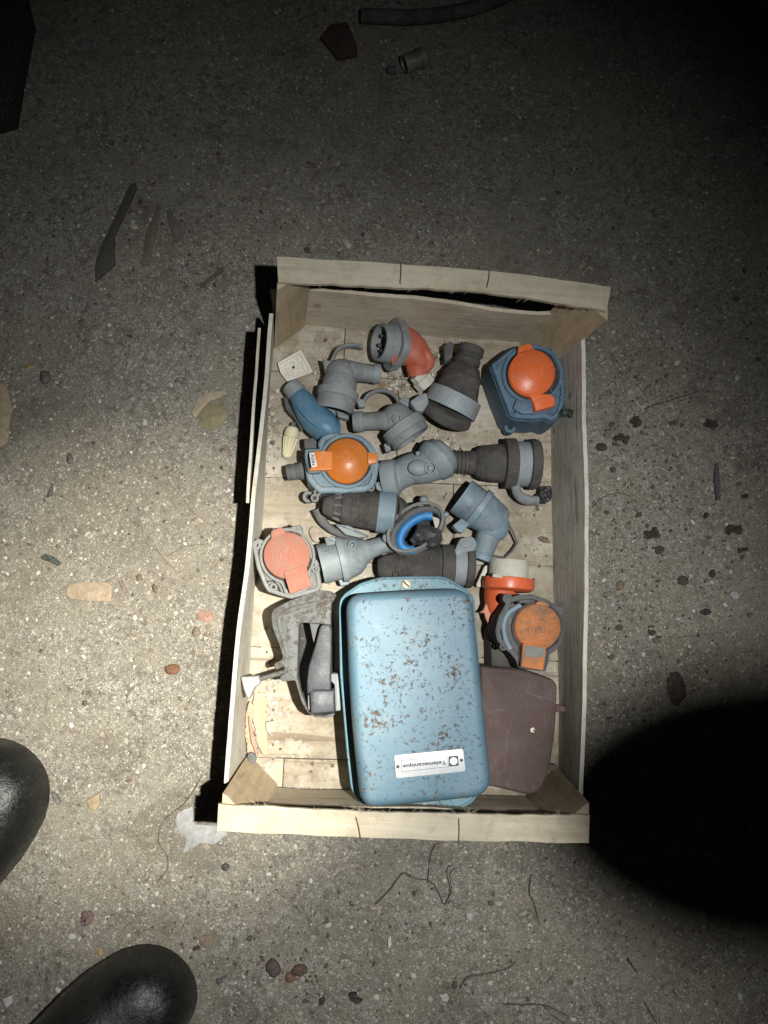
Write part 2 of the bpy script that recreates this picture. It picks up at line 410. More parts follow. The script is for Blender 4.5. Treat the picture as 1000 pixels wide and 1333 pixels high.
MT['wx'] = wood('wood_cross', 0, ((.37, .30, .21), (.50, .43, .33), (.58, .51, .40)), .3, rot=.055)
MT['wrail'] = wood('wood_rail', 0, ((.36, .30, .22), (.47, .41, .31), (.54, .48, .38)), .3, rot=.055)
MT['wy'] = wood('wood_long', 1, ((.42, .39, .335), (.54, .515, .455), (.61, .58, .52)), .35, rot=-.06, pale=.3)
MT['wpost'] = wood('wood_post', 2, ((.30, .21, .13), (.42, .32, .205), (.50, .405, .28)), .3)
MT['wfloor'] = wood('wood_floor', 0, ((.23, .185, .135), (.34, .29, .22), (.43, .38, .30)), .6, rot=.055, pale=.25, fine=.7, crack=.28)
MT['veneer'] = wood('wood_veneer', 1, ((.36, .22, .14), (.47, .32, .215), (.53, .41, .30)), .2, rot=.2)
MT['grit'] = island('grit', [(0, (.09, .07, .055)), (.10, (.17, .14, .105)), (.3, (.27, .235, .185)), (.6, (.38, .345, .28)), (.86, (.52, .49, .42)), (.95, (.16, .08, .05)), (.97, (.62, .61, .58))])
MT['crumb'] = island('crumb', [(0, (.10, .07, .05)), (.25, (.30, .25, .18)), (.6, (.55, .50, .42)), (.85, (.68, .66, .6))])
MT['fibre'] = stone('fibre', (.48, .41, .30), .8, .3)
MT['staple'] = worn('staple', (.10, .05, .035), .6, .2, metal=.3)
MT['blue'] = rusty('blue_paint', (.115, .21, .28), (.11, .07, .05), .012, ro=.46, light=(.30, .255, .21), dust=.12)
MT['blue2'] = rusty('blue_paint_pale', (.14, .27, .33), (.15, .085, .06), .015, ro=.5, light=(.30, .25, .20))
MT['leverm'] = worn('lever_plastic', (.035, .036, .045), .4, .45, (.12, .12, .13), .3)
MT['sliver'] = stone('pink_sliver', (.36, .22, .17), .8, .4)
MT['fibre2'] = stone('torn_veneer', (.42, .31, .21), .8, .4)
MT['gasket'] = worn('gasket', (.015, .015, .016), .7, .1)
MT['brown'] = worn('brown_rust', (.075, .042, .036), .7, .5, (.135, .12, .12), .45, (.045, .025, .02), var=.5, bump=.6, sc=.6)
MT['cast'] = rusty('cast_metal', (.105, .11, .108), (.085, .07, .06), .075, ro=.6, light=(.13, .117, .103), rust2=(.075, .056, .046), sc=.75)
MT['bluehouse'] = worn('blue_housing', (.045, .095, .15), .45, .28, (.20, .22, .23), .4)
MT['bgrey'] = worn('blue_grey_housing', (.135, .19, .235), .45, .35, (.30, .31, .30), .55, var=.35)
MT['grey'] = worn('grey_plastic', (.15, .163, .175), .5, .6, (.27, .262, .24), .6, var=.4)
MT['grey2'] = worn('grey_plastic_pale', (.17, .205, .225), .42, .5, (.29, .285, .26), .6, var=.4)
MT['dgrey'] = worn('dark_grey_plastic', (.065, .068, .072), .6, .5, (.17, .155, .14), .4)
MT['metalgrey'] = worn('grey_metal', (.185, .205, .225), .55, .5, (.30, .29, .27), .5, metal=.1)
MT['frame'] = worn('weathered_frame', (.13, .135, .135), .65, .5, (.27, .24, .2), .3)
MT['black'] = worn('black_rubber', (.032, .030, .029), .7, .8, (.115, .102, .09), .35)
MT['black2'] = worn('black_plastic', (.02, .02, .022), .4, .3, (.10, .095, .09), .2)
MT['hole'] = worn('dark_inside', (.01, .01, .011), .7, .1)
MT['orangeA'] = worn('orange_lid_bright', (.70, .125, .03), .28, .14, (.45, .25, .15), .12, (.25, .05, .01), var=.08, bump=.12)
MT['orangeB'] = worn('orange_lid_amber', (.60, .165, .022), .30, .15, (.45, .28, .15), .2, (.30, .09, .02), var=.08, bump=.12)
MT['orangeC'] = worn('orange_lid_faded', (.29, .095, .06), .7, .6, (.25, .17, .135), .6, (.30, .12, .08), var=.15, bump=.4)
MT['orangeD'] = worn('orange_lid_dirty', (.48, .15, .03), .55, .9, (.22, .14, .10), .55, (.10, .06, .045), var=.15, bump=.4)
MT['red'] = worn('red_plastic', (.42, .085, .045), .38, .35, (.30, .17, .13), .3, (.12, .04, .03), var=.2)
MT['redor'] = worn('red_orange_plastic', (.55, .095, .03), .3, .15, (.4, .2, .14), .2, (.2, .05, .03), var=.15, bump=.15)
MT['pink'] = worn('pink_plastic', (.50, .20, .14), .5, .4, (.4, .28, .22), .2)
MT['cream'] = worn('cream_plastic', (.40, .39, .33), .45, .45, (.36, .33, .27), .2)
MT['ivory'] = worn('ivory_plastic', (.62, .54, .36), .5, .3, (.45, .38, .26), .25)
MT['white'] = worn('white_plastic', (.58, .55, .47), .55, .5, (.42, .37, .28), .3)
MT['bluep'] = worn('blue_plastic', (.045, .145, .24), .42, .35, (.22, .27, .30), .25, var=.15, bump=.2)
MT['blueb'] = worn('bright_blue_plastic', (.02, .17, .42), .4, .15, (.3, .35, .4), .2)
MT['brass'] = worn('screw_metal', (.42, .38, .28), .4, .3, (.25, .2, .14), .4, metal=.6)
MT['plate'] = worn('plate_metal', (.52, .53, .56), .4, .18, (.5, .47, .44), .12, (.3, .27, .25), metal=.15, bump=.1)
MT['ink'] = worn('ink', (.035, .035, .045), .6, .1)
MT['paper'] = worn('paper_label', (.62, .63, .66), .6, .3)
MT['rubber'] = boot_mat()
MT['sole'] = worn('boot_sole', (.014, .014, .014), .6, .4, (.1, .09, .075), .2)
MT['wing'] = worn('wing_metal', (.27, .27, .245), .5, .3, (.45, .4, .33), .2, metal=.2)

# ------------------------------------------------------------ the ground
def ground():
    bm = BM(); bmesh.ops.create_grid(bm, x_segments=160, y_segments=160, size=1.6)
    for v in bm.verts:
        v.co.z = noise.noise(v.co*5)*.0012+noise.noise(v.co*24)*.0005-.0012
    o = obj('ground', bm, MT['ground'], loc=Vector((0, 0, 0))); o['kind'] = 'structure'
    # loose grit, too many to count
    n = 70000
    a, b, c_, d = P(-60, -60), P(1060, -60), P(1060, 1400), P(-60, 1400)
    u, v = np.random.rand(n), np.random.rand(n)
    xs = (a.x*(1-u)+b.x*u)*(1-v)+(d.x*(1-u)+c_.x*u)*v; ys = a.y*(1-v)+d.y*v
    size = np.random.lognormal(-7.15, .45, n)  # ~1 mm
    size = np.clip(size, .0003, .0032)
    keep = np.array([noise.noise(Vector((x*9, y*9, 0)))+.75*random.random() > .02 for x, y in zip(xs, ys)])
    xs, ys, size = xs[keep], ys[keep], size[keep]; n = len(xs)
    base = np.array([(1, 0, 0), (.3, .95, 0), (-.85, .55, 0), (-.7, -.6, 0), (.4, -.9, 0), (.15, .1, .62)])
    fs = np.array([(0, 1, 5), (1, 2, 5), (2, 3, 5), (3, 4, 5), (4, 0, 5)])
    B = base[None]*(.65+.6*np.random.rand(n, 6, 3)); B[:, :, 0] *= (.7+.9*np.random.rand(n, 1)); B *= size[:, None, None]
    th = np.random.rand(n)*6.28; cs, sn = np.cos(th)[:, None], np.sin(th)[:, None]
    X = B[:, :, 0]*cs-B[:, :, 1]*sn+xs[:, None]; Y = B[:, :, 0]*sn+B[:, :, 1]*cs+ys[:, None]; Z = B[:, :, 2]-.0006
    Vv = np.stack([X, Y, Z], -1).reshape(-1, 3); Fv = (fs[None]+np.arange(n)[:, None, None]*6).reshape(-1, 3)
    me = bpy.data.meshes.new('grit'); me.vertices.add(len(Vv)); me.vertices.foreach_set('co', Vv.ravel())
    me.loops.add(Fv.size); me.loops.foreach_set('vertex_index', Fv.ravel().astype(np.int32))
    me.polygons.add(len(Fv)); me.polygons.foreach_set('loop_start', np.arange(0, Fv.size, 3, dtype=np.int32))
    me.polygons.foreach_set('loop_total', np.full(len(Fv), 3, dtype=np.int32)); me.update(calc_edges=True); me.validate()
    me.materials.append(MT['grit']); o = bpy.data.objects.new('grit', me); COL.objects.link(o)
    tag(o, 'loose pale grit and sand scattered over the rough concrete floor', 'grit', kind='stuff')
ground()

# ------------------------------------------------------------ the crate
HT = 134; ZF = 10
crate = thing('wooden_crate', 'shallow pale wooden fruit crate full of old electrical fittings', 'crate', (520, 730, 0))
YV = (P(325, 960, 0)-P(357, 420, 0)).normalized()*-1; XV = (P(712, 447, 0)-P(357, 418, 0)).normalized()
FL = dict(TL=(357, 419), TR=(713, 447), BR=(727, 1038), BL=(319, 1023))
def lerp2(a, b, t): return (a[0]*(1-t)+b[0]*t, a[1]*(1-t)+b[1]*t)
def floor_boards():
    ys = [(0, 0), (.105, .1), (.335, .318), (.515, .492), (.70, .70), (.938, .93), (1, 1)]
    splits = [(.26,), (.46,), (.66,), (), (.35,), (.12,)]
    for i in range(len(ys)-1):
        sp = [0]+list(splits[i])+[1]
        for a, b in zip(sp, sp[1:]):
            L0, L1 = lerp2(FL['TL'], FL['BL'], ys[i][0]), lerp2(FL['TL'], FL['BL'], ys[i+1][0])
            R0, R1 = lerp2(FL['TR'], FL['BR'], ys[i][1]), lerp2(FL['TR'], FL['BR'], ys[i+1][1])
            ea, eb = (-.01 if a == 0 else a+.0014), (1.01 if b == 1 else b-.0014)
            g = .55
            p0, p1, p2, p3 = lerp2(L0, R0, ea), lerp2(L0, R0, eb), lerp2(L1, R1, eb), lerp2(L1, R1, ea)
            N = 10; top = [lerp2(p0, p1, k/N) for k in range(N+1)]; bot = [lerp2(p2, p3, k/N) for k in range(N+1)]
            top = [(x, y+g+noise.noise(Vector((x*.06, y, i)))*.7) for x, y in top]; bot = [(x, y-g+noise.noise(Vector((x*.06, y, i+5)))*.7) for x, y in bot]
            bm = BM(); dz = random.uniform(-.9, .3)
            plate(bm, top+bot, ZF+dz, 2.6, .35)
            obj('floor_board', bm, MT['wfloor'], crate)
    for t in (.06, .5, .94):    # battens under the boards
        a, b = lerp2(FL['TL'], FL['TR'], t), lerp2(FL['BL'], FL['BR'], t); bm = BM()
        plate(bm, [(a[0]-14, a[1]), (a[0]+14, a[1]), (b[0]+14, b[1]), (b[0]-14, b[1])], 6.2, 6, .3); obj('batten', bm, MT['wy'], crate)
floor_boards()
def rail(outer, inner, z, stp):
    bm = BM(); n = 46
    def samp(L, t):
        f = t*(len(L)-1); i = min(int(f), len(L)-2); return lerp2(L[i], L[i+1], f-i)
    O = [samp(outer, i/n) for i in range(n+1)]; I = [samp(inner, i/n) for i in range(n+1)]
    O = [(x, y+noise.noise(Vector((x*.02, y*.02, 3)))*1.4) for x, y in O]
    I = [(x, y+noise.noise(Vector((x*.05, y*.05, 7)))*2.0+noise.noise(Vector((x*.3, y*.2, 7)))*.7) for x, y in I]
    zf = lambda px, py: z+noise.noise(Vector((px*.012, py*.05, 1)))*1.4
    loft(bm, O+I[::-1], zf, [(0, -4.2), (0, -.5), (.4, 0)])
    # top face as many quads: split the ngon
    bmesh.ops.triangulate(bm, faces=[f for f in bm.faces if len(f.verts) > 4])
    o = obj('rail', bm, MT['wrail'], crate, 30)
    for (x0, y0, x1, y1) in stp:
        b = BM(); tube(b, smooth_open([(x0, y0, z-1.5, .8), (x0+.3, y0+1, z+.9, .8), ((x0+x1)/2+.8, (y0+y1)/2, z+1.1, .85), (x1, y1-1, z+.9, .8), (x1, y1, z-1.5, .8)], 4), 6)
        obj('staple', b, MT['staple'], o)
    b = BM()
    cl = [random.random() for _ in range(7)]
    for k in range(34):
        t = min(.999, max(0, random.choice(cl)+random.gauss(0, .035)))
        x, y = I[int(t*n)]; sgn = 1 if outer[0][1] < inner[0][1] else -1
        L = random.uniform(3, 13); dx = random.uniform(-9, 9)
        tube(b, [(x, y-sgn, z-2, .3), (x+dx*.7, y+sgn*L*.35, z-1-random.random()*3, .25), (x+dx*1.3, y+sgn*L*.6, z-random.uniform(-2, 6), .12)], 4)
    f = obj('frayed_fibres', b, MT['fibre'], o); f['kind'] = 'stuff'
rail([(360, 334), (440, 338), (520, 343), (640, 352), (715, 361), (796, 374)], [(362, 367), (430, 369), (520, 374), (600, 377), (680, 386), (740, 396), (790, 404)], HT,
     [(521.5, 343, 521, 369), (637, 352, 634, 374)])
rail([(282, 1083), (400, 1088), (520, 1093), (640, 1096), (767, 1098)], [(284, 1047), (380, 1052), (480, 1057), (620, 1060), (700, 1061), (768, 1061)], HT,
     [(463.5, 1064, 469, 1091), (597, 1066, 597, 1096)])
# end boards
bm = BM(); board(bm, [(357, 419, ZF), (450, 427, ZF), (570, 438, ZF), (713, 447, ZF)], [(352, 376, 80), (440, 381, 82), (540, 389, 80), (640, 405, 78), (700, 409, 79), (738, 408, 84)], YV, 3.5, 40)
obj('end_board', bm, MT['wx'], crate)
bm = BM(); board(bm, [(319, 1023, ZF), (500, 1030, ZF), (727, 1038, ZF)], [(300, 1046, 80), (420, 1049, 80), (560, 1051, 82), (768, 1062, 82)], -YV, 3.5, 40)
obj('end_board', bm, MT['wx'], crate)
# side boards
bm = BM(); board(bm, [(357, 440, ZF), (351, 520, ZF), (341, 690, ZF), (331, 780, ZF), (322, 930, ZF), (318, 1020, ZF)], [(356, 408, 84), (347, 520, 84), (329, 690, 84), (318, 780, 84), (306, 900, 86), (297, 1020, 88)], -XV, 3.6, 44)
obj('side_board', bm, MT['wy'], crate, label='left side board, thin and chipped along its top')
bm = BM(); board(bm, [(339, 432, 4), (334, 540, 6), (334, 640, 8)], [(340, 427, 78), (332, 540, 80), (325, 655, 80)], -XV, 2.6, 24, fray=.0015)
obj('split_board', bm, MT['wy'], crate, label='split outer layer standing away from the left side board')
bm = BM(); board(bm, [(713, 447, ZF), (718, 600, ZF), (721, 780, ZF), (728, 900, ZF), (727, 1038, ZF)], [(757, 428, 84), (760, 600, 84), (761, 780, 84), (758, 900, 84), (753, 1045, 84)], XV, 3.6, 44)
obj('side_board', bm, MT['wy'], crate)
def post(foot, top, sx, sy):
    """triangular corner post"""
    A, T = P(*foot, ZF), P(*top, HT-4.6); dx, dy = XV*sx*.030, YV*sy*.027; v = []
    ins = XV*sx*.0006+YV*sy*.0006
    n = 6; bm = BM(); loops = []
    for i in range(n+1):
        o = A.lerp(T, i/n)+ins; w_ = noise.noise(o*30)*.0015
        pts = [o, o+dx*(1+w_*20), o+dx*.93+dy*.12, o+dy*.93+dx*.12, o+dy*(1-w_*20)]
        loops.append([bm.verts.new(p) for p in pts])
    for L0, L1 in zip(loops, loops[1:]):
        for k in range(5): bm.faces.new((L0[k], L0[(k+1) % 5], L1[(k+1) % 5], L1[k]))
    bm.faces.new(loops[0]); bm.faces.new(loops[-1])
    obj('corner_post', bm, MT['wpost'], crate, 25)
post((358, 420), (362, 338), 1, -1); post((713, 447), (792, 378), -1, -1)
post((320, 1022), (286, 1080), 1, 1); post((726, 1037), (768, 1092), -1, 1)
# crumbs lying on the crate floor
bm = BM()
spots = [(520, 495, 14, 10, 120), (385, 790, 18, 14, 60), (590, 590, 12, 16, 80), (352, 545, 8, 30, 120), (575, 460, 10, 10, 50), (480, 760, 10, 10, 40), (335, 960, 10, 26, 80), (700, 620, 8, 90, 60), (352, 560, 16, 60, 90), (565, 565, 26, 30, 90), (520, 500, 22, 16, 60), (590, 470, 30, 40, 40), (350, 900, 14, 70, 110), (440, 745, 24, 20, 50), (690, 880, 14, 25, 50), (600, 600, 60, 90, 70), (690, 640, 28, 120, 70), (420, 480, 50, 40, 50), (370, 960, 40, 60, 70), (700, 1030, 25, 10, 30)]
for (x, y, sx, sy, n) in spots:
    for k in range(n):
        px, py = random.gauss(x, sx*.6), random.gauss(y, sy*.6)
        if not (357-(py-420)*.064 < px < 712 and 430 < py < 1022): continue
        r = random.choice((.6, .8, 1.1, 1.6, 2.4, 3.2)); a = random.random()*6.28; e = random.uniform(.25, .9)
        o = [(px+math.cos(a+t)*r*random.uniform(.7, 1.2)*(1 if j % 2 else e), py+math.sin(a+t)*r*random.uniform(.7, 1.2)) for j, t in enumerate((0, 1.5, 3.1, 4.6))]
        loft(bm, o, ZF+.8, [(0, -1), (.1, random.uniform(.1, .8))])
o = obj('sawdust', bm, MT['crumb'], crate); o['kind'] = 'stuff'

# ------------------------------------------------------------ blue starter enclosure
def enclosure():
    t = thing('electrical_enclosure', 'large chipped light blue metal enclosure with a silver nameplate', 'enclosure', (540, 900, 12))
    out = c(6, '45,205 50,160 75,128 155,75 250,46 400,41 560,40 605,52 700,108 735,150 760,500 790,1000 770,1130 725,1195 620,1248 480,1254 250,1242 185,1222 140,1185 105,1120 85,950 50,540')
    o2 = rrect(out, 4, 3)
    bm = BM(); loft(bm, o2, 66, [(11, -50), (10, -48), (8, -5), (1, -4), (0, -3), (0, 1.2), (.8, 2), (1.8, 1.6), (2.4, .4), (9, .2)])
    tray = obj('base_tray', bm, MT['blue2'], t)
    lid = rrect(c(6, '78,132 400,108 728,96 772,520 838,1172 500,1208 158,1240 100,700'), [24, 60, 28, 60, 30, 60, 24, 60], 9)
    bm = BM(); g = [(-1.2, -36), (-1.2, -33.5), (0, -33), (0, -13)]
    loft(bm, lid, 106, [(3, -38), (3, -34)]); obj('gasket', bm, MT['gasket'], t)
    bm = BM()
    rings = [(3.2, -36), (0, -36), (0, -12)]
    for k in range(1, 8):
        a = k/7*math.pi/2; rings.append((8*(1-math.cos(a)), -12+12*math.sin(a)))
    for s in (.95, .85, .7, .5, .25): rings.append((8, 1.2*(1-s*s), s))
    loft(bm, lid, 106, rings); L = obj('lid', bm, MT['blue'], t, 50)
    for (x, y, r) in ((388, 80, 24), (482, 1224, 24)):
        px, py = q(6, x, y); bm = BM(); plate(bm, ell(px, py, r/3.92, r/3.92, 20), 68.5, 2.4, .4); s = obj('screw', bm, MT['brass'], tray)
        bm = BM(); a = .7; u = (math.cos(a), math.sin(a)); n = (-u[1], u[0]); l, w_ = 5, .9
        plate(bm, [(px+u[0]*l+n[0]*w_, py+u[1]*l+n[1]*w_), (px-u[0]*l+n[0]*w_, py-u[1]*l+n[1]*w_), (px-u[0]*l-n[0]*w_, py-u[1]*l-n[1]*w_), (px+u[0]*l-n[0]*w_, py+u[1]*l-n[1]*w_)], 68.65, .4, .05)
        obj('slot', bm, MT['hole'], tray)
    # nameplate
    zt = 107.3
    bm = BM(); plate(bm, rrect(c(10, '108,196 860,122 884,368 130,446'), 3.2, 5), zt+1, 1.4, .25); npl = obj('nameplate', bm, MT['plate'], L)
    for (x, y) in ((150, 318), (841, 248)):
        bm = BM(); plate(bm, ell(*q(10, x, y), 2.2, 2.2, 14), zt+1.35, .6, .1); plate(bm, ell(*q(10, x, y), 1.0, 1.0, 10), zt+1.6, .6, .1); obj('rivet', bm, MT['staple'], L)
    return t, L
ENC, LID = enclosure()
def text(s, at, z, ang, h_px, m, parent, width_px=None, name='lettering', bold=0):
    cu = bpy.data.curves.new('t', 'FONT'); cu.body = s; cu.align_x = 'CENTER'; cu.align_y = 'CENTER'; cu.extrude = .0; cu.offset = bold
    to = bpy.data.objects.new('t', cu); COL.objects.link(to); bpy.context.view_layer.update()
    me = bpy.data.meshes.new_from_object(to.evaluated_get(bpy.context.evaluated_depsgraph_get())); bpy.data.objects.remove(to)
    xs = [v.co.x for v in me.vertices]; ys = [v.co.y for v in me.vertices]
    p = P(*at, z); k = pxs(p); sy = h_px*k/(max(ys)-min(ys)); sx = (width_px*k/(max(xs)-min(xs))) if width_px else sy
    a = math.radians(ang); o0 = origin(parent); cx, cy = (max(xs)+min(xs))/2, (max(ys)+min(ys))/2
    for v in me.vertices:
        x, y = (v.co.x-cx)*sx, (v.co.y-cy)*sy
        v.co = Vector((x*math.cos(a)-y*math.sin(a), x*math.sin(a)+y*math.cos(a), 0))+p-o0
    me.name = name; me.materials.append(m); o = bpy.data.objects.new(name, me); COL.objects.link(o); o.parent = parent
    return o
def px_line(bm, x0, y0, x1, y1, w_, z, k):
    (ax, ay), (bx, by) = q(k, x0, y0), q(k, x1, y1); d = Vector((bx-ax, by-ay)).normalized(); n = Vector((-d.y, d.x))*w_/2
    loft(bm, [(ax+n.x, ay+n.y), (bx+n.x, by+n.y), (bx-n.x, by-n.y), (ax-n.x, ay-n.y)], z, [(0, -.15), (0, 0)])
ZN = 108.45
text('Telemecanique', q(10, 440, 288), ZN, 185.0, 6.4, MT['ink'], LID, 57, bold=.025)
bm = BM()
for a in ((185, 250, 690, 208), (195, 372, 700, 318), (185, 250, 195, 372), (690, 208, 700, 318)): px_line(bm, *a, .45, ZN, 10)
obj('printed_border', bm, MT['ink'], LID)
bm = BM(); loft(bm, c(10, '700,206 803,198 811,306 708,316'), ZN, [(0, -.15), (0, 0)]); obj('emblem', bm, MT['ink'], LID)
bm = BM(); loft(bm, ell(*q(10, 756, 257), 5.0, 5.0, 24), ZN+.1, [(0, -.1), (0, 0)]); obj('emblem_disc', bm, MT['plate'], LID)
bm = BM()
for i in range(4):
    for j in range(4):
        if (i in (0, 3)) and (j in (0, 3)): continue
        x, y = 756+(i-1.5)*17, 257+(j-1.5)*17; loft(bm, ell(*q(10, x, y), .45, .45, 6), ZN+.2, [(0, -.1), (0, 0)])
obj('emblem_dots', bm, MT['ink'], LID)

# ------------------------------------------------------------ brown box
def brownbox():
    t = thing('enclosure_cover', 'rusty dark brown metal box wedged beside the large blue enclosure', 'metal box', (685, 950, 12))
    o = rrect(c(7, '120,505 170,506 300,514 468,566 462,760 430,985 392,1062 345,1079 180,1046 120,1030'), [3, 8, 30, 14, 40, 14, 8, 8, 20, 3], 6)
    bm = BM(); rings = [(-1, -44), (0, -5)]
    for k in range(1, 6):
        a = k/5*math.pi/2; rings.append((4*(1-math.cos(a)), -5+5*math.sin(a)))
    for s in (.97, .93, .8, .5, .2): rings.append((4, -.9+1.6*(1-s), s))
    loft(bm, o, 58, rings); rough(bm, .9, 40); obj('cover', bm, MT['brown'], t, 55)
    for (x, y, dx, dy) in ((462, 692, 30, 4), (430, 955, 28, 5)):
        bm = BM(); plate(bm, rrect(c(7, f'{x-40},{y-22} {x+dx+8},{y-10} {x+dx+14},{y+14} {x-30},{y+20}'), 3, 3), 42, 10, 1.5); obj('hinge_lug', bm, MT['brown'], t)
    bm = BM(); plate(bm, c(7, '160,600 178,545 250,548 300,600 290,690 225,740 200,830 175,760'), 20, 2); bm.free()
    bm = BM(); plate(bm, c(7, '344,782 356,776 366,786 354,790 364,799 346,797'), 59.2, .8, .1); obj('paint_fleck', bm, MT['white'], t)
brownbox()

# ------------------------------------------------------------ wall sockets with lids
def lug(parent, x, y, r, z, m, th=6):
    bm = BM(); n = 22; wall(bm, ell(x, y, r, r, n), ell(x, y, r*.42, r*.42, n), z, th, .6); o = obj('fixing_lug', bm, m, parent)
    bm = BM(); plate(bm, ell(x, y, r*.42, r*.42, 12), z-3, 2, .1); obj('hole', bm, MT['hole'], o)
def lid_tab(k, cx, cy, R, tab, z, m, parent, th=4):
    (ax, ay), (bx, by) = q(k, cx, cy), q(k, tab[0], tab[1]); hw = tab[2]/CR[k][2]; d = Vector((bx-ax, by-ay)).normalized(); n = Vector((-d.y, d.x))
    s = Vector((ax, ay))+d*(R/CR[k][2]-3.0); e = Vector((bx, by)); b = BM()
    plate(b, rrect([tuple(s+n*hw*1.25), tuple(e+n*hw*.85), tuple(e-n*hw*.85), tuple(s-n*hw*1.25)], [1, 3.6, 3.6, 1], 5), z, th, 1.2); obj('lid_tab', b, m, parent)
def circ_tab(k, cx, cy, R, tab, n=64, power=1):
    """circle with a rounded tab towards (tx,ty), half-width w"""
    (ccx, ccy) = q(k, cx, cy); r = R/CR[k][2]; (tx, ty) = q(k, tab[0], tab[1]); hw = tab[2]/CR[k][2]
    a0 = math.atan2(ty-ccy, tx-ccx); L = math.hypot(tx-ccx, ty-ccy); out = []
    for i in range(n):
        a = a0+2*math.pi*i/n; d = (a-a0+math.pi) % (2*math.pi)-math.pi; rr = r
        if abs(d) < 1.2:
            lim = hw/max(abs(math.sin(d)), 1e-3); 
            if lim > r: rr = min(L, lim)
            else: rr = r
        out.append((ccx+rr*math.cos(a), ccy+rr*math.sin(a)))
    return out
def socket_a():
    t = thing('wall_socket', 'navy blue wall socket with glossy bright orange lid, nearest the upper right post', 'socket', (690, 505, ZF)); k = 2
    m = MT['bluehouse']; o = rrect(c(k, '345,598 395,552 450,512 530,496 600,500 652,525 694,592 712,660 716,760 692,848 650,878 610,862 560,868 470,862 440,850 395,735'), 3, 3)
    bm = BM(); loft(bm, o, 58, [(-2.5, -46), (-1, -6), (0, -5), (0, -1.2), (1.2, 0), (4, .2), (4.6, -1.6), (6, -1.6)]); H = obj('housing', bm, m, t)
    cx, cy = q(k, 553, 640); n = 48
    bm = BM(); wall(bm, ell(cx, cy, 40, 38.5, n), ell(cx, cy, 35, 33.5, n), 60, 6, 1); obj('seal_ring', bm, m, H)
    bm = BM(); plate(bm, ell(cx, cy, 34.5, 33, 40), 58, 1.6, .2); obj('recess', bm, MT['hole'], H)
    bm = BM(); dome(bm, ell(*q(k, 550, 633), 118/3.846, 118/3.846, 56), 68, 5, 6, 2.4); LD = obj('lid', bm, MT['orangeA'], t, 60); lid_tab(k, 550, 633, 118, (510, 494, 36), 68.5, MT['orangeA'], LD)
    bm = BM(); wall(bm, ell(*q(k, 560, 640), 8, 8, 28), ell(*q(k, 560, 640), 6.6, 6.6, 28), 73.1, 1.2, .3); obj('moulded_ring', bm, MT['orangeA'], LD)
    bm = BM(); plate(bm, rrect(c(k, '532,742 642,740 664,760 664,800 568,826 552,775'), 2, 3), 67, 9, 1.6); obj('hinge', bm, MT['orangeA'], LD)
    bm = BM(); plate(bm, rrect(c(k, '470,770 545,768 560,840 500,842 455,810'), 2, 3), 62, 6, 1.2); obj('hinge_block', bm, m, t)
    for x, y, r in ((440, 908, 7.5), (640, 856, 6), (366, 598, 4.5), (635, 520, 4), (706, 757, 4.5), (462, 830, 4.5)):
        lug(t, *q(k, x, y), r, 30 if r > 5 else 59.5, m, 12 if r > 5 else 2)
    bm = BM(); lathe(bm, (*q(k, 580, 845), 28), (*q(k, 566, 905), 28), [(0, 11), (.5, 11), (.5, 12.5), (1, 12), (1, 8), (.8, 7)], 24); obj('cable_gland', bm, MT['dgrey'], t)
socket_a()
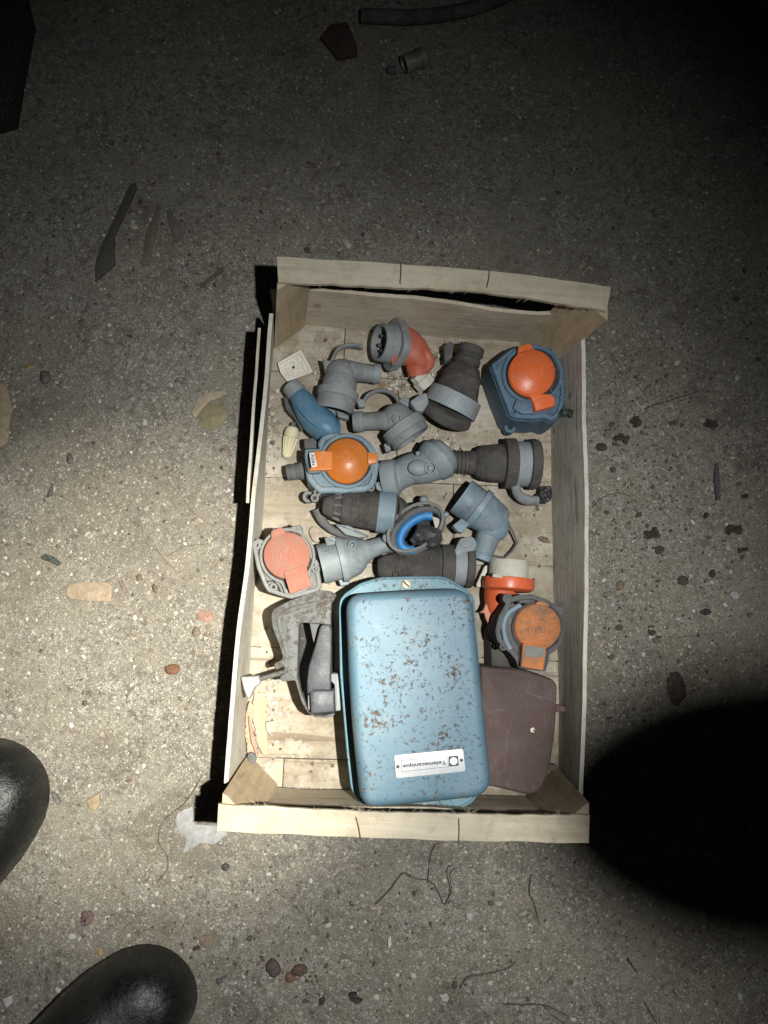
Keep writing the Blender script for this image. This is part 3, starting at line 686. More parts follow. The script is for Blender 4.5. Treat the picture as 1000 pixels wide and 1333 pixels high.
def socket_b():
    t = thing('wall_socket', 'blue grey wall socket with amber orange lid and a small white voltage label', 'socket', (448, 605, ZF)); k = 8; m = MT['bgrey']
    o = rrect(c(k, '265,250 400,245 380,200 420,125 500,92 640,95 790,118 880,190 930,270 955,400 935,520 900,600 830,640 620,660 520,650 400,655 340,600 285,530 260,400'), 3, 4)
    bm = BM(); loft(bm, o, 52, [(-1, -40), (0, -8), (0, -1.5), (1.5, 0), (5, .3), (6, -1.6), (7.5, -1.6)]); H = obj('housing', bm, m, t)
    cx, cy = q(k, 655, 355); n = 48
    bm = BM(); wall(bm, ell(cx, cy, 36.5, 36, n), ell(cx, cy, 31.5, 31, n), 55, 8, 1.2); obj('seal_ring', bm, m, H)
    bm = BM(); plate(bm, ell(cx, cy, 31, 31, 40), 53, 1.6, .2); obj('recess', bm, MT['hole'], H)
    bm = BM(); dome(bm, ell(*q(k, 650, 352), 212/7.143, 212/7.143, 56), 61, 6, 6, 2.6); LD = obj('lid', bm, MT['orangeB'], t, 60); lid_tab(k, 650, 352, 212, (938, 325, 50), 61.5, MT['orangeB'], LD)
    bm = BM(); wall(bm, ell(*q(k, 655, 320), 7.5, 7.5, 28), ell(*q(k, 655, 320), 6.2, 6.2, 28), 67.2, 1.2, .3); obj('moulded_ring', bm, MT['orangeB'], LD)
    bm = BM(); plate(bm, rrect(c(k, '345,262 520,262 520,440 310,446 300,420 345,415'), 1.5, 3), 64.5, 6, 1.2); obj('hinge_strap', bm, MT['orangeB'], LD)
    bm = BM(); wall(bm, rrect(c(k, '265,248 405,242 405,462 300,468 285,440 262,320'), 2, 4), rrect(c(k, '292,268 398,262 398,444 312,450 300,420 286,320'), 2, 4), 61, 12, 1); obj('hinge_frame', bm, m, t)
    bm = BM(); plate(bm, c(k, '303,282 350,275 378,408 326,418'), 66.2, 1.4, .2); lb = obj('label_tag', bm, MT['paper'], t)
    text('380V', q(k, 340, 348), 66.45, 97, 4.2, MT['ink'], lb, 16, bold=.02)
    for x, y, r in ((295, 690, 7.5), (380, 648, 5), (880, 606, 5), (355, 700, 5.5)): lug(t, *q(k, x, y), r, 36 if r > 7 else 48, MT['frame'], 8)
    bm = BM(); lathe(bm, (*q(k, 262, 445), 32), (*q(k, 95, 470), 32), [(0, 11.5), (.25, 11.5), (.25, 10.4), (.5, 10.4), (.5, 11), (.75, 10.8), (.75, 10), (.97, 10.2), (1, 9.6), (1, 7.5), (.7, 7)], 26); obj('cable_gland', bm, MT['dgrey'], t)
    bm = BM(); plate(bm, rrect(c(k, '255,150 345,140 390,190 370,240 260,240'), 2, 3), 40, 20, 1); obj('terminal_block', bm, MT['dgrey'], t)
    bm = BM(); plate(bm, rrect(c(k, '915,560 960,545 1010,640 985,655 930,620'), 1.5, 3), 44, 5, .8); obj('clip', bm, MT['grey2'], t)
socket_b()
def socket_c():
    t = thing('wall_socket', 'weathered grey wall socket with faded salmon pink lid by the left side', 'socket', (375, 730, ZF)); k = 3; m = MT['frame']
    o = rrect(c(k, '35,700 62,668 100,682 128,645 150,612 240,612 262,600 302,604 312,640 350,690 372,770 395,800 400,850 412,930 392,958 245,998 195,985 120,960 95,920 60,830 45,760'), 2.5, 4)
    bm = BM(); loft(bm, o, 66, [(2, -48), (1, -12), (0, -11), (0, -1), (1, 0), (3.5, 0), (4.2, -3), (6, -3)]); H = obj('housing', bm, m, t)
    n = 60
    oo = circ_tab(k, 225, 765, 152, (300, 965, 84), n); ii = circ_tab(k, 225, 765, 136, (294, 948, 70), n)
    bm = BM(); wall(bm, oo, ii, 69, 8, .8); obj('seal_ring', bm, m, H)
    bm = BM(); plate(bm, circ_tab(k, 225, 765, 135, (294, 946, 69), n), 65, 1.6, .2); obj('recess', bm, MT['hole'], H)
    bm = BM(); dome(bm, ell(*q(k, 222, 762), 127/4.167, 127/4.167, 56), 73, 3, 5, 1.6); LD = obj('lid', bm, MT['orangeC'], t, 60); lid_tab(k, 222, 762, 127, (163, 618, 36), 73.5, MT['orangeC'], LD)
    for r in (40, 26): bm = BM(); wall(bm, ell(*q(k, 222, 765), r/4.17, r/4.17, 30), ell(*q(k, 222, 765), (r-7)/4.17, (r-7)/4.17, 30), 76.6, 1.4, .3); obj('moulded_ring', bm, MT['orangeC'], LD)
    bm = BM(); plate(bm, rrect(c(k, '205,852 325,812 356,928 240,972'), 1.6, 3), 76, 7, .5); obj('hinge', bm, MT['orangeC'], LD)
    bm = BM(); plate(bm, rrect(c(k, '222,880 326,844 332,860 228,896'), .8, 3), 77, 2, .3); obj('hinge_rib', bm, MT['orangeC'], LD)
    for x, y, r in ((58, 706, 6), (380, 836, 5.2), (150, 934, 5.2), (290, 612, 4.2)): lug(t, *q(k, x, y), r, 67.5, m, 12)
    bm = BM(); tube(bm, [(*p[:2], 68, .9) for p in c(k, '120,905 150,900 175,925 190,960')], 6); obj('wire', bm, MT['black2'], t)
socket_c()
def socket_d():
    t = thing('wall_socket', 'dark grey wall socket with grimy orange lid beside the brown box', 'socket', (700, 835, 40)); k = 13; m = MT['dgrey']
    bm = BM(); plate(bm, rrect(c(k, '225,780 330,600 480,640 520,1000 470,1180 230,1140'), 3, 3), 44, 32, 1.5, -1); obj('back_box', bm, MT['black'], t)
    o = rrect(c(k, '355,430 430,440 500,420 640,410 780,460 900,530 950,560 935,640 960,760 930,900 880,980 800,1020 780,1190 660,1180 500,1150 480,1080 420,1000 365,960 290,880 270,780 300,640 380,500'), 3, 3)
    bm = BM(); loft(bm, o, 80, [(1, -42), (0, -5), (0, -1), (1.2, 0), (4, .2), (5, -2), (7, -2)]); H = obj('housing', bm, m, t)
    n = 60
    oo = circ_tab(k, 700, 745, 262, (640, 1175, 152), n); ii = circ_tab(k, 700, 745, 236, (644, 1150, 128), n)
    bm = BM(); wall(bm, oo, ii, 83, 10, 1.4); obj('seal_ring', bm, m, H)
    bm = BM(); tube(bm, smooth_open([(*q(k, x, y), 80, 3.4) for x, y in ((520, 520), (400, 600), (352, 720), (370, 860), (420, 960))], 6), 10); obj('conduit_rib', bm, MT['bgrey'], H)
    bm = BM(); dome(bm, ell(*q(k, 695, 740), 232/7.692, 232/7.692, 56), 88, 3, 6, 2); LD = obj('lid', bm, MT['orangeD'], t, 60); lid_tab(k, 695, 740, 232, (748, 486, 62), 88.5, MT['orangeD'], LD)
    for r in (95, 60): bm = BM(); wall(bm, ell(*q(k, 700, 770), r/7.69, r/7.69, 30), ell(*q(k, 700, 770), (r-14)/7.69, (r-14)/7.69, 30), 91.6, 1.3, .3); obj('moulded_ring', bm, MT['orangeD'], LD)
    bm = BM(); plate(bm, rrect(c(k, '548,900 782,925 752,1178 528,1140'), 1.5, 3), 92, 7, 1.2); obj('hinge', bm, MT['orangeD'], LD)
    bm = BM(); plate(bm, rrect(c(k, '570,925 765,950 745,1050 560,1030'), 1, 3), 92.8, 2, .5); obj('hinge_panel', bm, MT['frame'], LD)
    for x, y, r in ((392, 455, 6.5), (925, 580, 5), (350, 940, 5)): lug(t, *q(k, x, y), r, 80, m, 14)
socket_d()

# ------------------------------------------------------------ plugs and connectors
def grey_plug(label, m, at, spig, body, rim, strap=None, extra=None, name='angled_plug'):
    """elbow: spigot tube -> ball -> skirt cylinder with a collar"""
    t = thing(name, label, 'plug', at)
    return t
def emblem(parent, m, x, y, z, r):
    b = BM(); tube(b, [(px, py, z, .7) for px, py in ell(x, y, r, r, 20)], 6, closed=True); obj('moulded_ring', b, m, parent)
    b = BM(); ball(b, x, y, z-.4, r*.45, (1, 1, .35), 2); obj('moulded_dot', b, m, parent)
def screw(parent, x, y, z, r, a=.6):
    b = BM(); lathe(b, (x, y, z-2.5), (x, y, z), [(0, r), (.7, r), (1, r*.8)], 16); s = obj('screw', b, MT['metalgrey'], parent)
    u = (math.cos(a)*r*.75, math.sin(a)*r*.75); n = (-math.sin(a)*r*.16, math.cos(a)*r*.16); b = BM()
    loft(b, [(x+u[0]+n[0], y+u[1]+n[1]), (x-u[0]+n[0], y-u[1]+n[1]), (x-u[0]-n[0], y-u[1]-n[1]), (x+u[0]-n[0], y+u[1]-n[1])], z+.1, [(0, -.2), (0, 0)]); obj('slot', b, MT['hole'], parent)
def seam(parent, m, k, pts, z, r=.8):
    b = BM(); tube(b, smooth_open([(*q(k, x, y), z if len(p_) == 0 else p_[0], r) for x, y, *p_ in pts], 5), 8); obj('moulded_seam', b, m, parent)
def e1():
    t = thing('angled_plug', 'dusty grey angled plug with loop strap beside the white terminal plate', 'plug', (455, 505, ZF)); k = 1; m = MT['grey']
    b = BM(); ball(b, *q(k, 500, 672), 36, 22, (1, .95, .95)); lathe(b, (*q(k, 505, 650), 36), (*q(k, 462, 850), 34), [(0, 17), (.12, 21), (.3, 22.5), (.55, 23.5)], 36); rough(b, .5, 60); obj('body', b, m, t, 60)
    b = BM(); lathe(b, (*q(k, 505, 650), 36), (*q(k, 460, 862), 34), [(.5, 25), (.5, 27.2), (.66, 27.4), (.68, 25.6), (.97, 25), (1, 23.8), (1, 21), (.7, 21)], 36); obj('collar', b, m, t)
    b = BM(); lathe(b, (*q(k, 540, 655), 37), (*q(k, 700, 668), 35), [(0, 15), (.25, 13), (.5, 12.2), (.78, 12.2), (.78, 13.2), (.98, 13), (1, 12), (1, 9.5), (.8, 9)], 28); obj('cable_entry', b, m, t)
    b = BM(); tube(b, smooth_open([(*q(k, x, y), z, 2.6) for x, y, z in ((425, 650, 34), (455, 585, 30), (480, 540, 26), (540, 520, 24), (610, 528, 24))], 6), 10, flat=1.8); obj('loop_strap', b, m, t)
    b = BM(); plate(b, rrect(c(k, '398,588 450,600 455,660 420,690'), 1.5, 3), 40, 12, 1); obj('strap_anchor', b, m, t)
    emblem(t, m, *q(k, 500, 690), 52.5, 5); screw(t, *q(k, 440, 800), 50, 2.2); screw(t, *q(k, 540, 812), 50.5, 2.2, 1.4)
    b = BM(); plate(b, rrect(c(k, '570,790 620,800 622,835 590,840'), 2, 3), 38, 9, 1); obj('latch', b, m, t); b = BM(); plate(b, rrect(c(k, '470,855 545,890 540,905 480,890'), 1, 3), 26, 8, 1); obj('latch', b, m, t)
e1()
def e2():
    t = thing('angled_plug', 'grey angled plug with curved strap, topmost of the middle heap', 'plug', (520, 555, ZF)); k = 15; m = MT['grey']
    b = BM(); ball(b, *q(k, 395, 330), 42, 21.5, (1, 1, .9)); lathe(b, (*q(k, 380, 300), 42), (*q(k, 520, 480), 40), [(0, 15), (.2, 21), (.45, 23)], 36); rough(b, .5, 60, 2); obj('body', b, m, t, 60)
    b = BM(); lathe(b, (*q(k, 375, 295), 42), (*q(k, 505, 480), 41), [(.38, 24), (.38, 29), (.72, 30), (.74, 28), (.98, 27.5), (1, 26), (1, 22), (.8, 21)], 36); obj('collar', b, m, t)
    b = BM(); lathe(b, (*q(k, 330, 335), 42), (*q(k, 60, 350), 38), [(0, 15), (.2, 12.2), (.72, 11.6), (.72, 14), (.9, 14.2), (.96, 13), (1, 12.6), (1, 9.5), (.85, 9)], 30); obj('cable_entry', b, m, t)
    b = BM(); tube(b, smooth_open([(*q(k, x, y), z, 2.7) for x, y, z in ((140, 190, 30), (175, 140, 32), (250, 110, 32), (330, 120, 32), (385, 160, 34), (410, 200, 36))], 6), 10, flat=2.0); obj('loop_strap', b, m, t)
    b = BM(); plate(b, rrect(c(k, '410,180 450,150 490,170 480,240 440,230'), 1.5, 3), 40, 10, 1); obj('strap_anchor', b, m, t)
    b = BM(); plate(b, rrect(c(k, '290,520 330,500 350,560 310,580'), 1.5, 3), 36, 10, 1); obj('latch', b, m, t)
    emblem(t, m, *q(k, 390, 320), 59, 5); screw(t, *q(k, 300, 330), 52, 1.8)
e2()
def e3():
    t = thing('angled_plug', 'bluish grey elbow plug touching the ribbed end of a black connector', 'plug', (545, 607, ZF)); k = 15; m = MT['grey2']
    b = BM(); tube(b, smooth_open([(*q(k, 330, 810), 36, 20), (*q(k, 400, 760), 38, 19.5), (*q(k, 500, 710), 42, 20.5), (*q(k, 600, 690), 45, 22.5), (*q(k, 690, 655), 45, 24), (*q(k, 745, 640), 44, 21)], 5), 32, True, .9); rough(b, .5, 60, 4); obj('body', b, m, t, 60)
    b = BM(); lathe(b, (*q(k, 640, 690), 46), (*q(k, 745, 600), 44), [(0, 22), (.25, 27), (.62, 29.5), (.64, 27), (1, 26), (1.25, 20), (1.35, 12)], 36); obj('skirt', b, m, t, 50)
    b = BM(); lathe(b, (*q(k, 410, 770), 39), (*q(k, 285, 790), 35), [(0, 19), (.15, 24), (.8, 25), (.97, 23.5), (1, 21), (1, 18), (.8, 17)], 36); obj('mouth_ring', b, m, t)
    b = BM(); ball(b, *q(k, 560, 700), 58, 12, (1.2, .9, .7)); obj('boss', b, m, t)
    screw(t, *q(k, 552, 590), 63, 3); screw(t, *q(k, 755, 700), 60, 2.4, 1.2); emblem(t, m, *q(k, 648, 700), 64.5, 7)
e3()
def e4():
    t = thing('angled_plug', 'smooth grey angled plug with open mouth and thin wire bail', 'plug', (635, 680, ZF)); k = 4; m = MT['bgrey']
    b = BM(); lathe(b, (*q(k, 250, 440), 36), (*q(k, 470, 600), 36), [(0.5, 20), (.03, 21.5), (0, 22.5), (0, 25), (.04, 25.5), (.38, 25), (.38, 28.4), (.5, 28.4), (.52, 26), (.9, 23), (1.02, 16)], 38); obj('body', b, m, t, 45)
    b = BM(); ball(b, *q(k, 425, 600), 35, 20.5, (1.05, 1.1, .95)); obj('elbow', b, m, t)
    b = BM(); lathe(b, (*q(k, 415, 610), 34), (*q(k, 355, 785), 30), [(0, 17), (.45, 15), (.85, 14), (.85, 14.8), (.98, 14.6), (1, 13.6), (1, 10), (.8, 9.5)], 30); obj('cable_entry', b, m, t)
    b = BM(); plate(b, rrect(c(k, '205,600 255,560 300,590 260,640 235,635'), 1.5, 3), 46, 12, 1.2); obj('latch', b, m, t)
    emblem(t, m, *q(k, 432, 588), 51.2, 6)
    b = BM(); tube(b, [(*q(k, x, y), z, 1.5) for x, y, z in ((500, 580, 28), (530, 630, 26), (556, 695, 22), (530, 735, 20), (488, 775, 18), (410, 762, 20))], 8); obj('wire_bail', b, MT['dgrey'], t)
    b = BM(); wall(b, ell(*q(k, 262, 452), 26, 9, 30, -56), ell(*q(k, 262, 452), 24, 7.4, 30, -56), 58, 2, .3); b.free()
e4()
def e5():
    t = thing('angled_plug', 'pale grey angled plug lying with its wide mouth towards the salmon lid', 'plug', (455, 725, ZF)); k = 3; m = MT['grey2']
    b = BM(); lathe(b, (*q(k, 405, 812), 38), (*q(k, 640, 755), 36), [(.55, 20), (.03, 22), (0, 23), (0, 25.5), (.03, 26), (.42, 25.5), (.42, 30), (.52, 30.5), (.6, 28), (.85, 24), (1.0, 17)], 38); obj('body', b, m, t, 45)
    b = BM(); lathe(b, (*q(k, 560, 770), 36), (*q(k, 790, 690), 30), [(0, 22), (.3, 18), (.5, 12.5), (.75, 11.5), (.9, 12.2), (.9, 14), (.98, 14), (1, 12)], 30); rough(b, .4, 70); obj('cable_entry', b, m, t, 50)
    for sq_, zz in (('425,665 480,660 500,700 440,710', 50), ('495,880 560,860 560,920 515,930', 34)):
        b = BM(); plate(b, rrect(c(k, sq_), 1.5, 3), zz, 12, 1.2); obj('latch', b, m, t)
    b = BM(); lathe(b, (*q(k, 402, 812), 38), (*q(k, 520, 785), 37), [(.05, 18), (.3, 19)], 30); obj('contact_insert', b, MT['hole'], t)
    emblem(t, m, *q(k, 575, 705), 57, 4.5); screw(t, *q(k, 690, 735), 44, 1.8); screw(t, *q(k, 545, 820), 58, 2)
    for dx, dy in ((400, 780), (405, 825), (425, 865)): 
        b = BM(); ball(b, *q(k, dx, dy), 42, 1.8); obj('pin', b, MT['brass'], t)
e5()
def redplug():
    t = thing('angled_plug', 'dull red angled plug with grey flange showing its black pins', 'plug', (515, 455, ZF)); k = 11
    A, Bv = q(k, 235, 385), q(k, 700, 480)
    b = BM(); tube(b, smooth_open([(*q(k, 470, 420), 38, 30), (*q(k, 560, 440), 39, 27), (*q(k, 650, 500), 39, 22.5), (*q(k, 700, 580), 37, 19), (*q(k, 700, 640), 35, 16), (*q(k, 712, 735), 32, 14)], 5), 34, True, .85); rough(b, .5, 50); obj('body', b, MT['red'], t, 60)
    b = BM(); tube(b, smooth_open([(*q(k, 720, 440), 44, 5), (*q(k, 790, 510), 44, 7), (*q(k, 820, 590), 40, 8), (*q(k, 790, 670), 36, 6)], 5), 14); obj('rib', b, MT['red'], t)
    # flange, facing left and slightly up
    ax = (P(*q(k, 200, 372), 52)-P(*q(k, 470, 420), 40)).normalized(); cen = P(*q(k, 430, 405), 40)
    e1_ = Vector((0, 0, 1)); e1_ = (e1_-ax*e1_.dot(ax)).normalized(); e2_ = ax.cross(e1_); s = pxs(cen)
    def ringw(bm, prof, seg=36, lob=0):
        loops = []
        for d, r in prof:
            loops.append([bm.verts.new(cen+ax*d*s+(e1_*math.cos(a)+e2_*math.sin(a))*r*s*(1+lob*abs(math.cos(2*a+.8))**3)) for a in (2*math.pi*i/seg for i in range(seg))])
        for L0, L1 in zip(loops, loops[1:]):
            for i in range(seg): bm.faces.new((L0[i], L0[(i+1) % seg], L1[(i+1) % seg], L1[i]))
        bm.faces.new(loops[0]); bm.faces.new(loops[-1])
    b = BM(); ringw(b, [(-9, 29), (-1, 31), (1, 30.5), (2, 29.5)], 48, .14); fl = obj('flange', b, MT['grey'], t)
    b = BM(); ringw(b, [(0, 26), (4, 25.5), (20, 24.5), (21, 23.5), (21, 20.5), (5, 19.5)], 40); sh = obj('shroud', b, MT['grey'], t)
    b = BM(); ringw(b, [(3, 18.8), (5.6, 18.8)], 30); obj('contact_base', b, MT['hole'], sh)
    for dx, dy in ((9, 5), (9, -6), (-2, 10), (-3, -10), (-10, 0)):
        p = cen+(e1_*dx+e2_*dy)*s; b = BM(); tube_w(b, [p+ax*5*s, p+ax*16*s, p+ax*17.5*s], [2.6*s, 2.6*s, 1.6*s], 10); obj('pin', b, MT['black2'], sh)
    for (x, y) in ((435, 195), (440, 625)):
        b = BM(); ball(b, *q(k, x, y), 53 if y < 300 else 44, 2.6); obj('screw', b, MT['dgrey'], fl)
    b = BM(); lathe(b, (*q(k, 690, 720), 30), (*q(k, 800, 850), 24), [(0, 12), (.4, 12), (.4, 14.5), (.95, 14), (1, 12.5), (1, 9), (.9, 8)], 8); obj('gland_nut', b, MT['cream'], t)
redplug()
def f1():
    t = thing('inline_connector', 'dusty black tapered connector with grey clamp ring standing beside the orange lid', 'connector', (592, 510, ZF)); k = 2
    b = BM(); lathe(b, (*q(k, 250, 500), 44), (*q(k, 150, 800), 34), [(0, 13), (.02, 16.5), (.13, 17.5), (.15, 15.5), (.2, 14.8), (.22, 17), (.3, 17), (.32, 15.5), (.36, 20), (.5, 25), (.53, 27), (.56, 26), (.8, 29.5), (.86, 32), (1, 32.5)], 38); rough(b, .7, 50); obj('body', b, MT['black'], t, 50)
    b = BM(); lathe(b, (*q(k, 172, 745), 36), (*q(k, 130, 830), 32), [(0, 32), (0, 34.5), (.5, 36), (.9, 36), (.9, 32)], 38); rough(b, .3, 80); obj('clamp_ring', b, MT['metalgrey'], t)
    b = BM(); lathe(b, (*q(k, 140, 812), 33), (*q(k, 112, 872), 26), [(0, 30), (.1, 33), (.8, 34), (1, 31), (1.12, 20)], 38, 1.0); rough(b, 1.2, 60); obj('cap', b, MT['black'], t, 50)
    b = BM(); plate(b, rrect(c(15, '490,190 560,140 620,120 640,200 590,270 540,262'), 3, 3), 46, 12, 1.5); obj('latch', b, MT['metalgrey'], t)
    b = BM(); plate(b, rrect(c(k, '108,500 135,478 160,485 148,560 112,580'), 1.5, 3), 38, 12, 1); obj('cable_clamp', b, MT['dgrey'], t)
f1()
def f2():
    t = thing('inline_connector', 'black ribbed connector with grey ring and hooked latch near the right side', 'connector', (650, 605, ZF)); k = 4
    b = BM(); pr = [(0, 12), (.0, 15)]
    for i in range(4): pr += [(.02+i*.045, 15.6), (.045+i*.045, 15.6), (.047+i*.045, 13.8), (.06+i*.045, 13.8)]
    pr += [(.2, 15), (.27, 16), (.29, 19.5), (.34, 22), (.36, 23), (.5, 25), (.65, 25.5), (.67, 26), (1, 26)]
    lathe(b, (*q(k, 200, 255), 32), (*q(k, 660, 272), 34), pr, 38); rough(b, .4, 60); obj('body', b, MT['black'], t, 40)
    b = BM(); lathe(b, (*q(k, 478, 264), 34), (*q(k, 545, 266), 34), [(0, 30), (.06, 33), (.94, 33), (1, 30)], 38); obj('front_flange', b, MT['black'], t)
    b = BM(); lathe(b, (*q(k, 545, 266), 34), (*q(k, 612, 268), 34), [(0, 26), (0, 29.5), (1, 29.5), (1, 26)], 38); obj('clamp_ring', b, MT['metalgrey'], t)
    b = BM(); lathe(b, (*q(k, 612, 268), 34), (*q(k, 668, 270), 34), [(0, 30), (.1, 33), (.6, 33.5), (1, 31), (1.05, 22)], 38); obj('cap', b, MT['black'], t)
    b = BM(); tube(b, smooth_open([(*q(k, 545, 350), 42, 6), (*q(k, 555, 420), 34, 6.5), (*q(k, 600, 460), 28, 7), (*q(k, 668, 466), 26, 6.5)], 6), 16, True, .8); obj('latch', b, MT['metalgrey'], t)
f2()
def f3():
    t = thing('inline_connector', 'charcoal round nosed connector with grey band lying under the amber lid socket', 'connector', (470, 668, ZF)); k = 3
    A, B = (*q(k, 415, 490), 44), (*q(k, 810, 535), 40)
    b = BM(); pr = [(.02, 3), (.02, 4), (0, 4.5), (0, 8), (.03, 12), (.15, 17.5), (.165, 15), (.25, 16), (.26, 20), (.36, 22.5), (.38, 22), (.6, 25), (.8, 26), (1, 25)]
    lathe(b, A, B, pr, 38); rough(b, .5, 60, 3); obj('body', b, MT['black'], t, 45)
    for i in range(9):
        a = i/9*math.pi*2; pa, pb = P(*A), P(*B); ax = (pb-pa).normalized(); n = Vector((0, 0, 1)); n = (n-ax*n.dot(ax)).normalized(); bb = ax.cross(n); s = pxs(pa)
        r0 = (n*math.cos(a)+bb*math.sin(a)); b = BM(); tube_w(b, [pa.lerp(pb, .16)+r0*14.8*s, pa.lerp(pb, .26)+r0*18*s], [2.4*s, 2.4*s], 8); obj('clamp_rib', b, MT['dgrey'], t)
    b = BM(); lathe(b, (*q(k, 715, 525), 40), (*q(k, 805, 535), 40), [(0, 26), (0, 27.5), (1, 27.5), (1, 25)], 38); obj('clamp_ring', b, MT['bgrey'], t)
    b = BM(); lathe(b, (*q(k, 800, 532), 38), (*q(k, 880, 545), 34), [(0, 24), (.5, 20), (1, 12)], 30); obj('cap', b, MT['black'], t)
    b = BM(); tube(b, smooth_open([(*q(k, x, y), z, r) for x, y, z, r in ((390, 510, 26, 8), (420, 580, 24, 6), (480, 630, 22, 5), (560, 655, 20, 5), (640, 660, 20, 4.5))], 5), 14, True, .8); obj('lid_arm', b, MT['dgrey'], t)
    b = BM(); plate(b, rrect(c(k, '480,590 560,600 640,640 670,660 620,668 540,650'), 2, 3), 34, 6, 1); obj('latch', b, MT['grey2'], t)
f3()
def f4():
    t = thing('inline_connector', 'dark grey connector half hidden behind the top edge of the blue enclosure', 'connector', (555, 745, ZF)); k = 9
    b = BM(); lathe(b, (*q(k, 70, 680), 34), (*q(k, 620, 660), 36), [(0, 8), (.02, 12), (.14, 17), (.15, 15.5), (.3, 19), (.6, 23), (.9, 24.5), (1, 25)], 38); rough(b, .4, 60, 5); obj('body', b, MT['black'], t, 45)
    b = BM(); lathe(b, (*q(k, 582, 665), 36), (*q(k, 690, 668), 36), [(0, 26), (.06, 28), (.94, 28), (1, 26)], 38); obj('front_flange', b, MT['black'], t)
    b = BM(); lathe(b, (*q(k, 690, 668), 36), (*q(k, 782, 672), 36), [(0, 24), (0, 25.5), (1, 25.5), (1, 24)], 38); obj('clamp_ring', b, MT['metalgrey'], t)
    b = BM(); lathe(b, (*q(k, 782, 672), 36), (*q(k, 850, 676), 36), [(0, 26), (.1, 28), (.7, 28), (1, 25)], 38); obj('cap', b, MT['black'], t)
    b = BM(); plate(b, rrect(c(k, '690,560 745,440 850,425 885,480 865,545 770,560 765,600 695,600'), 3.5, 4), 52, 10, 1.5); L = obj('latch', b, MT['metalgrey'], t)
    b = BM(); wall(b, rrect(c(k, '745,470 845,455 855,510 755,525'), 3, 4), rrect(c(k, '752,476 838,463 846,504 762,518'), 3, 4), 52.8, 1.5, .3); obj('latch_rim', b, MT['metalgrey'], L)
    b = BM(); wall(b, rrect(c(k, '195,715 250,712 250,755 195,758'), 1, 2), rrect(c(k, '202,722 243,720 243,750 202,752'), 1, 2), 48, 2, .3); obj('moulded_mark', b, MT['hole'], t)
f4()
def blueplug():
    t = thing('angled_plug', 'small blue plastic plug with a grey screw cap', 'plug', (408, 530, ZF)); k = 1
    b = BM(); tube(b, smooth_open([(*q(k, 258, 770), 30, 11), (*q(k, 290, 800), 32, 14.5), (*q(k, 330, 860), 33, 18.5), (*q(k, 390, 925), 33, 21), (*q(k, 440, 955), 32, 20), (*q(k, 480, 960), 30, 14)], 6), 34, True, .95); obj('body', b, MT['bluep'], t, 60)
    b = BM(); lathe(b, (*q(k, 275, 775), 31), (*q(k, 235, 730), 29), [(0, 12), (.3, 13.5), (1, 12.5), (1, 9), (.8, 8)], 26); obj('screw_cap', b, MT['grey'], t)
    b = BM(); tube(b, smooth_open([(*q(k, 205, 790), 26, 2.6), (*q(k, 225, 850), 22, 4), (*q(k, 270, 900), 22, 4.5), (*q(k, 300, 960), 20, 4)], 5), 10, flat=1.6); obj('side_rib', b, MT['dgrey'], t)
    b = BM(); tube(b, smooth_open([(*q(k, 275, 840), 45, 1.4), (*q(k, 310, 885), 48, 1.8), (*q(k, 345, 915), 48.5, 2.2), (*q(k, 385, 940), 48, 1.4)], 5), 8); obj('moulded_seam', b, MT['bluep'], t)
blueplug()
def broken():
    t = thing('broken_socket', 'broken round socket with a bright blue insert and burnt black core', 'socket', (542, 690, ZF)); k = 9
    n = 44; cx, cy = q(k, 400, 375)
    b = BM(); wall(b, ell(cx, cy, 41, 27, n, -36), ell(cx+1, cy+1, 33, 20, n, -36), 50, 30, 1.6); rough(b, .7, 60); obj('rim', b, MT['dgrey'], t)
    b = BM(); tube(b, [(*p, 52, 2.4) for p in ell(cx-3, cy-4, 40, 26, 36, -36)], 8, closed=True); obj('outer_bead', b, MT['frame'], t)
    cx2, cy2 = q(k, 415, 400)
    arc = [(cx2+29*math.cos(a)*math.cos(-.62)-18*math.sin(a)*math.sin(-.62), cy2+29*math.cos(a)*math.sin(-.62)+18*math.sin(a)*math.cos(-.62)) for a in [math.pi*(.72+i/24*1.12) for i in range(25)]]
    b = BM(); tube(b, [(x, y, 46, 6.0) for x, y in arc], 12, True, 1.5); obj('insert', b, MT['blueb'], t, 50)
    b = BM(); plate(b, ell(cx, cy, 33, 20, 30, -36), 26, 4, .3); obj('back_plate', b, MT['hole'], t)
    b = BM(); ball(b, *q(k, 460, 440), 50, 17, (1.05, .82, .7)); rough(b, 9, 70, 3); rough(b, 3, 220, 3); obj('burnt_core', b, MT['black2'], t, 20)
    for x, y, r in ((450, 130, 6), (630, 250, 4), (150, 440, 6)):
        b = BM(); lathe(b, (*q(k, x, y), 40), (*q(k, x, y), 49), [(0, r), (.7, r), (.9, r*.8), (1, r*.5)], 18); rough(b, .6, 120); obj('lug', b, MT['metalgrey'], t)
    b = BM(); plate(b, rrect(c(k, '515,262 575,280 578,350 550,400 535,330'), 1.5, 3), 47, 3, .4); obj('paper_scrap', b, MT['cream'], t)
broken()
